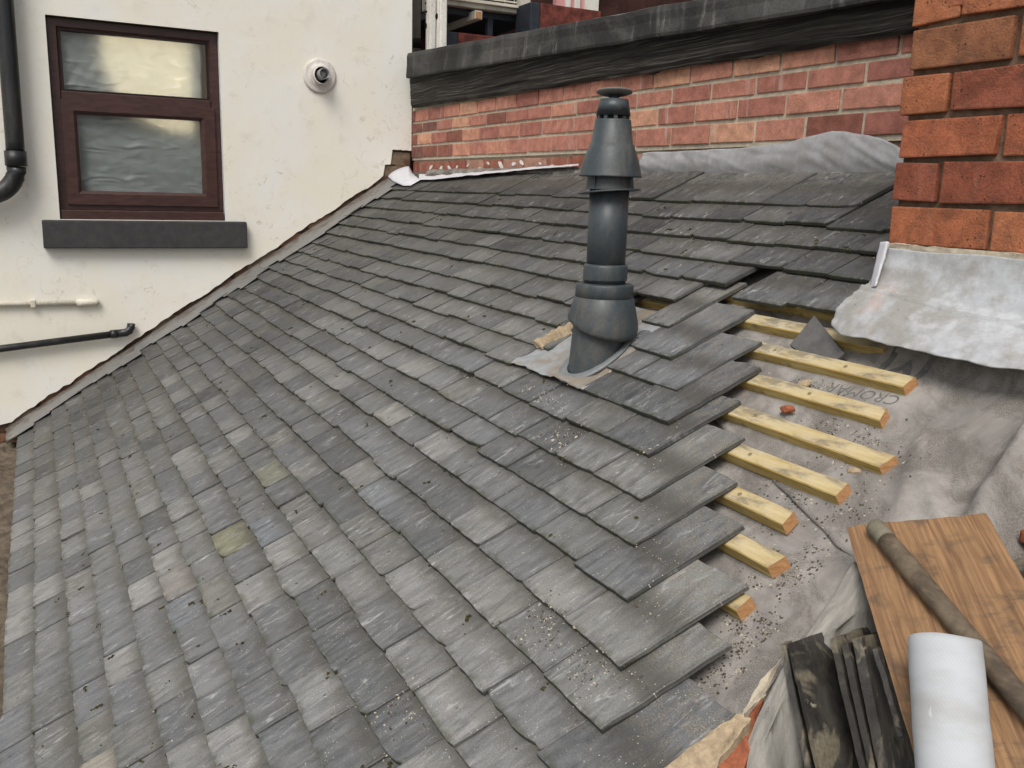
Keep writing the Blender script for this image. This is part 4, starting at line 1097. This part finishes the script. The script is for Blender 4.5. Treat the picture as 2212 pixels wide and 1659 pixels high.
def fold2(u, v):
    Bp = [onroof(832, 376, .02), onroof(850, 392, .012), onroof(870, 401, .010), onroof(886, 401, .008), onroof(908, 388, .006)]
    Tp = [ony(834, 375, -.10), ony(848, 368, -.09), ony(862, 361, -.05), ony(884, 359, -.03), ony(893, 376, -.02)]
    def smp(L):
        q = u*4; i = min(int(q), 3); return L[i].lerp(L[i+1], q-i)
    p = smp(Bp).lerp(smp(Tp), v); p += V((0, -.012, .010))*math.sin(v*math.pi)*math.sin(u*math.pi); return p
sheet(bm, fold2, 30, 14, .0015)
o = finish('white_underlay', bm, M_fold, None, True); tag(o, 'crumpled white underlay folded over the slates where cream wall meets red bricks', 'underlay')

# ------------------------------------------------------------------ abutment with the cream wall: cement band and soakers
bm = bmesh.new()
def ab(u, v):
    s = lerp(.08, 2.74, u); x = lerp(.0, .19+.05*nz(s*6, 4.), v)
    return roof(x, s, .010*(1-min(1, v*5))**2 + .0025 + .003*nz(x*9, s*7) + .002*nz(x*22, s*24) - .010*sstep(.85, 1., v))
sheet(bm, ab, 170, 12, .02, V((0, 0, 1)))
o = finish('cement_fillet', bm, M_abut, None, True); tag(o, 'patchy grey cement band sealing the slates to the cream wall', 'mortar')
proto = None
for k, s in enumerate(S):
    j = RR.uniform(-.05, .08); x1 = .25 + j; w = .15
    bm = bmesh.new()
    M = Matrix.Translation(roof(x1-.08, s-.02, .0065)) @ Matrix(((1, 0, 0), (0, CA, -SA), (0, SA, CA))).to_4x4() @ Matrix.Rotation(RR.uniform(-.06, .06), 4, 'Z')
    box(bm, (-w/2, -.042, -.0015), (w/2, .075, .0015), .0008, .003, M)
    o = finish('lead_soaker', bm, M_soaker, None)
    tag(o, 'small grey lead soaker stepping down the slates beside the cream wall', 'soaker', 'lead soakers along the cream wall')

# ------------------------------------------------------------------ gutter at the eaves
gt = thing('eaves_gutter', 'silted tan eaves gutter along the bottom edge of the slates', 'gutter', roof(2.2, 2.8, -.2))
bm = bmesh.new()
e0 = roof(0, 2.70, -.03)
box(bm, (.03, e0.y-.16, e0.z-.10), (4.6, e0.y+.06, e0.z-.075)); box(bm, (.03, e0.y-.19, e0.z-.10), (4.6, e0.y-.16, e0.z+.0)); finish('trough', bm, M_gutter, gt)
bm = bmesh.new()
sheet(bm, lambda u, v: (lerp(.04, 4.6, u), lerp(e0.y-.159, e0.y+.05, v), e0.z-.055+.012*nz(u*22, v*3)+.006*nz(u*90, v*9)), 200, 14, .015)
finish('silt', bm, M_gutter, gt)
t = thing('outlet_pipe', 'short black pipe stub at the far end of the eaves gutter', 'pipe', (.06, -2.33, -1.58))
bm = bmesh.new(); tube(bm, [(.05, -2.75, -1.60), (.05, -2.29, -1.583)], .022, 16); finish('pipe', bm, M_blackpipe, t, True)
bm = bmesh.new(); tube(bm, [(.05, -2.33, -1.585), (.05, -2.30, -1.584)], .027, 16); finish('collar', bm, M_blackpipe, t, True)

# ------------------------------------------------------------------ verge wall, second underlay flap and the stores at the right
vg = thing('verge_wall', 'broken verge of tan mortar and red bricks at the lower right corner of the roof', 'wall', roof(4.55, 1.6, -.2))
def vq(name, pts, h, mat, seed, bulge=.010, th=.06):
    Qv = [onroof(px, py, hh) for (px, py), hh in zip(pts, h)]
    bm = bmesh.new()
    def f(u, v):
        p = bilin(Qv, u, v); e = min(u, 1-u, v, 1-v)
        p += (Qv[1]-Qv[0]).normalized()*.004*nz(v*7, seed, u*3) + (Qv[3]-Qv[0]).normalized()*.004*nz(u*7, seed+4, v*3)
        return p + V((0, -SA, CA))*(bulge*sstep(0, .22, e) + .003*nz(p.x*28, p.y*28, seed) + .002*nz(p.x*90, p.y*90, seed))
    sheet(bm, f, 30, 30, th, V((0, 0, 1))); return finish(name, bm, mat, vg)
vq('mortar', [(1592, 1538), (1622, 1552), (1500, 1720), (1330, 1740)], (-.014, -.022, -.022, -.012), M_mortar_tan, 1.)
vq('brick', [(1605, 1560), (1650, 1505), (1600, 1690), (1475, 1715)], (-.030, -.042, -.046, -.030), M_redbrick_bit, 2., .006, .015)
vq('mortar_bed', [(1642, 1470), (1690, 1420), (1655, 1500), (1600, 1548)], (-.046, -.05, -.05, -.04), M_mortar, 3., .005, .015)
vq('brick', [(1800, 1268), (1826, 1250), (1722, 1420), (1655, 1462)], (-.056, -.06, -.06, -.054), M_redbrick_bit, 4., .003, .015)

fl2 = bmesh.new()
crest = [(1846, 1212, 1.345), (1790, 1300, 1.31), (1735, 1385, 1.285), (1685, 1450, 1.27), (1640, 1540, 1.25), (1600, 1640, 1.235), (1575, 1720, 1.225)]
crest2 = [(1885, 1265, 1.325), (1850, 1330, 1.295), (1780, 1388, 1.275), (1722, 1448, 1.258), (1674, 1560, 1.24), (1634, 1660, 1.225), (1605, 1740, 1.22)]
def smp(L, u):
    q = u*(len(L)-1); i = min(int(q), len(L)-2); f = q-i; return at(*(lerp(L[i][k], L[i+1][k], f) for k in range(3)))
def flap(u, v):
    a, b = smp(crest, u), smp(crest2, u)
    if v < .4:
        t = v/.4; p = a.lerp(b, t); p += V((0, -SA, CA))*(.006*math.sin(t*math.pi)+.0025*nz(u*12, t*3))
    else:
        t = (v-.4)/.6; p = b + V((.07*t, .02*t, -.36*t)) + V((.015*math.sin(t*math.pi), 0, .01*math.sin(t*3)))
        p += V((.010*nz(u*7, t*5), .010*nz(u*6, t*4, 3.), 0))
    return p
sheet(fl2, flap, 60, 50, .0015, None, lambda u, v: (u*.6, v*.5))
fo = finish('underlay_flap', fl2, M_memb2, None, True); tag(fo, 'loose grey underlay flap folded over the brick edge beside the stored slates', 'underlay')
def onflap(u0, v0, ang, su=1/.6, sv=1/.5):
    ca, sa = math.cos(ang), math.sin(ang)
    def f(a, b):
        u = min(max(u0+(a*ca-b*sa)*su, 0), 1); v = min(max(v0+(a*sa+b*ca)*sv, 0), 1)
        e = .004; du = flap(min(u+e, 1), v)-flap(max(u-e, 0), v); dv = flap(u, min(v+e, 1))-flap(u, max(v-e, 0))
        n = du.cross(dv).normalized()
        if n.dot(CAM-flap(u, v)) < 0: n = -n
        return flap(u, v)+n*.0016
    return f
text_part('products', fo, onflap(.80, .57, math.pi*.98), .030, M_print)
text_part('CROMAR', fo, onflap(.62, .66, math.pi*.98), .062, M_print, .2)
bm = bmesh.new()   # registered-mark ring on the fold
n = 24
f_ = onflap(.66, .20, 0)
for r0, r1 in ((.010, .0125),):
    a = [bm.verts.new(f_(r0*math.cos(q*2*math.pi/n), r0*math.sin(q*2*math.pi/n))) for q in range(n)]; b = [bm.verts.new(f_(r1*math.cos(q*2*math.pi/n), r1*math.sin(q*2*math.pi/n))) for q in range(n)]
    for q in range(n): bm.faces.new((a[q], a[(q+1)%n], b[(q+1)%n], b[q]))
finish('printed_ring', bm, M_print, fo)
text_part('R', fo, onflap(.66, .20, math.pi), .018, M_print)

bm = bmesh.new(); 
sheet(bm, lambda u, v: (lerp(4.5, 6.4, u), lerp(-2.4, -.2, v), -1.16+.02*nz(u*5, v*5)), 20, 20, .03)
o = finish('lower_roof', bm, M_dark, None); tag(o, None, None, None, 'structure')

def plate(name, TL, TR, BL, ext, th, lab, cat, group=None, mat=M_stack, seed=0, rag=.0016, parent=None):
    TL, TR, BL = at(*TL), at(*TR), at(*BL); U = TR-TL; W = (BL-TL)*ext; n = U.cross(W).normalized()
    if n.dot(CAM-TL) < 0: n = -n
    bm = bmesh.new()
    def f(u, v):
        e = rag
        p = TL + U*u + W*v
        if u in (0, 1): p += U.normalized()*e*nz(v*7, seed+u*3)*1.2
        if v in (0, 1): p += W.normalized()*e*nz(u*6, seed+5+v)*1.2
        return p + n*(.0014*nz(u*3, v*4, seed) + .0005*nz(u*13, v*17, seed) - (.0010 if (u in (0, 1) or v in (0, 1)) else 0))
    sheet(bm, f, 24, 40, th, n)
    o = finish(name, bm, mat, parent)
    if lab: tag(o, lab, cat, group)
    return o
G = 'old slates stored on edge by the board'
plate('stored_slate', (1698, 1392, 1.262), (1712, 1383, 1.30), (1752, 1659, 1.20), 1.6, .0075, 'thin stored slate with a pale flaky edge, outermost beside the underlay flap', 'slate', G, seed=1)
plate('stored_slate', (1711, 1388, 1.248), (1945, 1306, 1.375), (1772, 1659, 1.185), 1.6, .008, 'broad dark stored slate with a tan lichen patch, propped on edge', 'slate', G, seed=2)
plate('stored_slate', (1806, 1378, 1.222), (1895, 1345, 1.33), (1872, 1659, 1.150), 1.6, .009, 'stored slate with a mottled yellowish edge, behind two thinner ones', 'slate', G, seed=3)
plate('stored_slate', (1832, 1390, 1.205), (1905, 1362, 1.30), (1893, 1659, 1.135), 1.6, .009, 'narrow brown stored slate squeezed in the middle of the stack', 'slate', G, seed=4)
plate('stored_slate', (1862, 1376, 1.190), (1925, 1362, 1.28), (1920, 1659, 1.118), 1.6, .013, 'stored slate with a chipped pale lower patch, nearest the board', 'slate', G, seed=5)
plate('wood_sliver', (1897, 1400, 1.172), (1903, 1398, 1.19), (1953, 1590, 1.120), 1.0, .006, 'rough dark sliver wedged between the slates and the board', 'sliver', None, M_stack, 6)

# plywood board
bd = thing('plywood_board', 'warm brown plywood offcut lying over the stored slates', 'board', at(2050, 1400, 1.2))
BT = [at(1829, 1141, 1.375), at(2131, 1111, 1.275), at(2345, 1620, .97), at(1984, 1659, 1.045)]
nb = (BT[1]-BT[0]).cross(BT[3]-BT[0]).normalized()
if nb.dot(CAM-BT[0]) < 0: nb = -nb
BT[2] = BT[1]+(BT[3]-BT[0])*1.05 + (BT[1]-BT[0])*.10
def brd(u, v):
    v2 = v*1.25; p = bilin(BT, u, v2)
    if u in (0, 1): p += (BT[1]-BT[0])*.006*nz(v*16, u*5)
    if v == 0: p += (BT[3]-BT[0])*.008*nz(u*14)
    return p + nb*(.002*nz(u*2, v*2))
bm = bmesh.new(); sheet(bm, brd, 40, 60, .003, None, lambda u, v: (u*.27, v*.52)); 
# grain follows the long edge
bo = finish('face_ply', bm, M_board, bd)
bm = bmesh.new(); sheet(bm, lambda u, v: V(brd(u, v))-nb*.0035, 40, 60, .009, nb); finish('core_ply', bm, M_board_edge, bd)

h0, h1 = bilin(BT, .215, .045)+nb*.0142, bilin(BT, 1.02, .86)+nb*.0142
h1 = at(2290, 1655, 1.02); 
# keep the stick on the board plane
h1 = h1 - nb*((h1-BT[0]).dot(nb)) + nb*.0142
hd = thing('tool_handle', 'worn wooden tool handle lying across the plywood board', 'tool', h0)
dr = (h1-h0)
bm = bmesh.new(); tube(bm, [h0+dr*(i/24.) for i in range(2, 25)], .014, 20, True, lambda q: .0140*(1+.04*math.sin(q*9))); finish('shaft', bm, M_handle, hd, True)
bm = bmesh.new(); tube(bm, [h0+dr*q for q in (-.012, -.005, .005, .03, .06, .085)], .016, 20, True, lambda q: .0143*min(1, .62+q*1.5)); finish('rounded_end', bm, M_handle_tip, hd, True)
# white roll
r0, r1 = at(2041, 1388, 1.085), at(2072, 1790, .985)
ax = (r1-r0).normalized(); sv = ax.cross(FW).normalized(); up = sv.cross(ax).normalized()
if up.dot(CAM-r0) < 0: up = -up
bm = bmesh.new()
def rol(u, v):
    a = u*2*math.pi*1.45 + 2.6; r = .0400+.0016*u
    p = r0 + (r1-r0)*v + (sv*math.cos(a)+up*math.sin(a))*r
    return p + (.0032*nz(u*4, v*3.5) + .001*nz(u*9, v*9))*up + (ax*(.006*nz(u*6)) if v == 0 else V((0, 0, 0)))
sheet(bm, rol, 90, 20, .0010, None, lambda u, v: (u*.36, v*.4))
o = finish('membrane_roll', bm, M_roll, None, True); tag(o, 'white roll of dimpled membrane standing out over the plywood board', 'roll')

# right edge: another slate on edge, an orange corner
plate('stored_slate', (2184, 1208, 1.30), (2260, 1195, 1.27), (2216, 1400, 1.22), 1.3, .012, 'mottled stored slate cut by the right picture edge beyond the board', 'slate', G, seed=8)
plate('plastic_tray', (2150, 1216, 1.34), (2186, 1214, 1.33), (2178, 1330, 1.28), 1.2, .02, 'dark plastic tray edge between the board and the mottled slate', 'tray', None, M_slategrey, 9, .001)
bm = bmesh.new(); a = at(2211, 1158, 1.31); box(bm, a-V((.004, .004, .012)), a+V((.05, .03, .008)), .004, .003); o = finish('brick_fragment', bm, M_redbrick_bit); tag(o, 'orange brick corner peeping in at the right edge', 'brick')

# loose diamond slate and small bits between the battens
bm = new_slate_bm()
Q = [onroof(1763, 686, -.020), onroof(1829, 768, -.044), onroof(1788, 800, -.064), onroof(1709, 750, -.044)]
nq = (Q[1]-Q[0]).cross(Q[3]-Q[0]).normalized()
if nq.z < 0: nq = -nq
def dia(u, v):
    p = bilin(Q, u, v) + nq*(.001*nz(u*5, v*5)); 
    return p
bm = bmesh.new(); sheet(bm, dia, 14, 14, .008)
o = finish('loose_slate', bm, simple('loose_slate', (.098, .094, .092), .6, .35, .22, 26, .5, .003)); tag(o, 'loose diamond-turned slate leaning on a batten below the lead apron', 'slate')
def rock(name, lab, cat, c, size, mat, seed):
    bm = bmesh.new(); bmesh.ops.create_icosphere(bm, subdivisions=2, radius=1)
    for v in bm.verts:
        v.co *= 1+.35*nz(*(v.co*1.6+V((seed, 0, 0)))); v.co = V((v.co.x*size[0], v.co.y*size[1], v.co.z*size[2]))
    bmesh.ops.transform(bm, matrix=Matrix.Translation(c) @ Matrix.Rotation(.55, 4, 'X') @ Matrix.Rotation(size[3], 4, 'Z'), verts=bm.verts[:])
    o = finish(name, bm, mat); tag(o, lab, cat); return o
rock('brick_fragment', 'small reddish brick fragment lying between two battens', 'brick', onroof(1700, 884, -.045), (.016, .009, .008, .4), M_redbrick_bit, 1.)
rock('mortar_lump', 'pale brown mortar lump behind the longest batten', 'mortar', onroof(1737, 829, -.045), (.016, .010, .007, .9), M_mortar_tan, 5.)
rock('wood_chip', 'small woody chip half under a batten end', 'chip', onroof(1846, 1017, -.058), (.014, .008, .006, .2), M_mortar_tan, 9.)

# ------------------------------------------------------------------ loose grit, soil and moss
GR = random.Random(77)
def speck(bm, c, r, flat=.5):
    a = GR.uniform(0, 6.28); vs = []; el = GR.uniform(.6, 1.9)
    n = 5
    for k in range(n):
        q = a+2*math.pi*k/n; rr = r*GR.uniform(.6, 1.2)
        vs.append((rr*math.cos(q)*math.cos(a)*el - rr*math.sin(q)*math.sin(a), rr*math.cos(q)*math.sin(a)*el + rr*math.sin(q)*math.cos(a)))
    base = [bm.verts.new(roof(c[0]+u, c[1]+v, c[2]-.0008)) for u, v in vs]; tp = [bm.verts.new(roof(c[0]+u*.6, c[1]+v*.6, c[2]+r*flat*GR.uniform(.6, 1.2))) for u, v in vs]
    bm.faces.new(tp)
    for k in range(n): bm.faces.new((base[k], base[(k+1)%n], tp[(k+1)%n], tp[k]))
def on_slates(x, s):
    # height of the visible slate surface
    for k, b in enumerate(S):
        if s <= b+.001: return -DROP*(b-s)/.092 if b-s < .12 else -.014
    return -.012
bg, bs, bmo = bmesh.new(), bmesh.new(), bmesh.new()
for _ in range(3000):
    x = GR.uniform(.4, 4.2); s = GR.uniform(.3, 2.66)
    if x > XEND.get(min(range(27), key=lambda k: abs(S[k]-.05-s)), 4.5)-.02: continue
    if GR.random() < .45*(1-x/5): continue
    speck(bg if GR.random() < .5 else bs, (x, s, on_slates(x, s)+.0008), GR.choice([.0008, .001, .0014, .002, .0026])*GR.uniform(.7, 1.15), .5)
for _ in range(20):   # small pale flakes
    pass
for x0, s0, dx, ds, n, m in ((4.22, 1.60, .10, .05, 420, .45), (4.34, 1.55, .06, .08, 240, .35), (4.20, 1.36, .06, .06, 200, .4), (4.02, 1.90, .08, .05, 120, .5), (4.27, 1.44, .05, .05, 160, .4), (3.98, 1.16, .06, .05, 90, .6), (3.45, 1.18, .1, .02, 90, .6), (3.72, 1.26, .08, .03, 120, .6)):
    for _ in range(int(n*4)):
        x, s = GR.gauss(x0, dx*.7), GR.gauss(s0, ds*.7)
        if nz(x*26, s*26, 3.)+.12 < GR.uniform(-.35, .4): continue
        k = min(range(27), key=lambda q: abs(S[q]-.05-s))
        if x > XEND.get(k, 4.5)+.10*(S[k]-s) - .005: continue
        speck(bg if GR.random() < m else bs, (x, s, on_slates(x, s)+.001), GR.choice([.0005, .0005, .0006, .0008, .0008, .0012, .0016, .0024])*GR.uniform(.7, 1.3), .5)
for x0, s0, dx, ds, n in ((4.40, 1.26, .05, .05, 520), (4.42, 1.38, .05, .05, 420), (4.36, 1.10, .06, .04, 260), (4.30, .99, .07, .03, 220), (4.26, .955, .08, .02, 240), (4.24, 1.15, .05, .03, 220), (4.45, 1.47, .03, .06, 260), (4.10, .86, .08, .02, 160), (4.05, .70, .12, .03, 120)):
    for _ in range(int(n*3.2)):
        x, s = GR.gauss(x0, dx*.8), GR.gauss(s0, ds*.8)
        if nz(x*26, s*26, 3.)+.12 < GR.uniform(-.35, .4): continue
        if x > xr(max(s, 1.2))-.01 or x < 3.9: continue
        on = any(b[0]-.035 < s < b[0] and x < b[1] for b in BAT)
        if on: continue
        h = (hm(x, s)+.005 if s < lapline(x) else hm(min(x, 4.4), s)+.006*nz(x*5, s*6, 12.))
        speck(bg if GR.random() < .22 else bs, (x, s, h+.001), GR.choice([.0005, .0005, .0006, .0006, .0008, .0010, .0014, .0024])*GR.uniform(.7, 1.3), .6)
for _ in range(170):
    x = 4.25*GR.random()**.7+.1; s = GR.uniform(.32, 2.6)
    k = min(range(27), key=lambda q: abs(S[q]-.05-s))
    if x > XEND.get(k, 4.4)-.05: continue
    a = GR.uniform(0, 3.14)
    for _ in range(GR.randint(3, 9)):
        l = GR.gauss(0, .007); speck(bmo, (x+l*math.cos(a)+GR.gauss(0, .002), s+l*math.sin(a)+GR.gauss(0, .002), on_slates(x, s)+.001), GR.uniform(.0015, .0046), .6)
for k in range(1, 27):     # tufts along the butts
    for _ in range(16):
        x = GR.uniform(.4, min(XEND.get(k, 4.3), 4.3)-.05)
        for _ in range(GR.randint(2, 5)): speck(bmo, (x+GR.gauss(0, .006), S[k]+GR.uniform(.001, .005), -DROP+.001), GR.uniform(.001, .0026), .8)
o = finish('grit', bg, M_grit); tag(o, None, None, None, 'stuff')
o = finish('soil', bs, M_soil); tag(o, None, None, None, 'stuff')
o = finish('moss', bmo, M_moss); tag(o, None, None, None, 'stuff')

# ------------------------------------------------------------------ camera, light, sky
cam = bpy.data.cameras.new('camera'); co = bpy.data.objects.new('camera', cam); COL.objects.link(co)
Mx = Matrix((( RX.x, -DN.x, -FW.x), (RX.y, -DN.y, -FW.y), (RX.z, -DN.z, -FW.z))).to_4x4(); Mx.translation = CAM
co.matrix_world = Mx; cam.sensor_width = 36; cam.sensor_fit = 'HORIZONTAL'; cam.lens = 36*F/2212; cam.clip_start = .02; cam.clip_end = 500
sc.camera = co
w = bpy.data.worlds.new('World'); sc.world = w; w.use_nodes = True; nt = w.node_tree
bgN = nt.nodes['Background']; sky = nt.nodes.new('ShaderNodeTexSky'); sky.sky_type = 'NISHITA'; sky.sun_disc = False
EL, AZ = math.radians(52), math.radians(-150)
sun_dir = V((.55, -.50, .95)).normalized()      # towards the sun
EL = math.asin(sun_dir.z); AZ = math.atan2(sun_dir.x, sun_dir.y)
sky.sun_elevation = EL; sky.sun_rotation = AZ; sky.air_density = 1.0; sky.dust_density = 4.0; sky.ozone_density = 1.0
hs = nt.nodes.new('ShaderNodeHueSaturation'); hs.inputs['Saturation'].default_value = .28
nt.links.new(sky.outputs[0], hs.inputs['Color']); nt.links.new(hs.outputs[0], bgN.inputs['Color']); bgN.inputs['Strength'].default_value = .105
sl = bpy.data.lights.new('sun', 'SUN'); sl.energy = 1.6; sl.angle = math.radians(26); sl.color = (1, .96, .9)
so = bpy.data.objects.new('sun', sl); COL.objects.link(so); so.rotation_euler = sun_dir.to_track_quat('Z', 'Y').to_euler()
sc.view_settings.view_transform = 'Standard'; sc.view_settings.look = 'None'; sc.view_settings.exposure = 0.42; sc.view_settings.gamma = 1.0
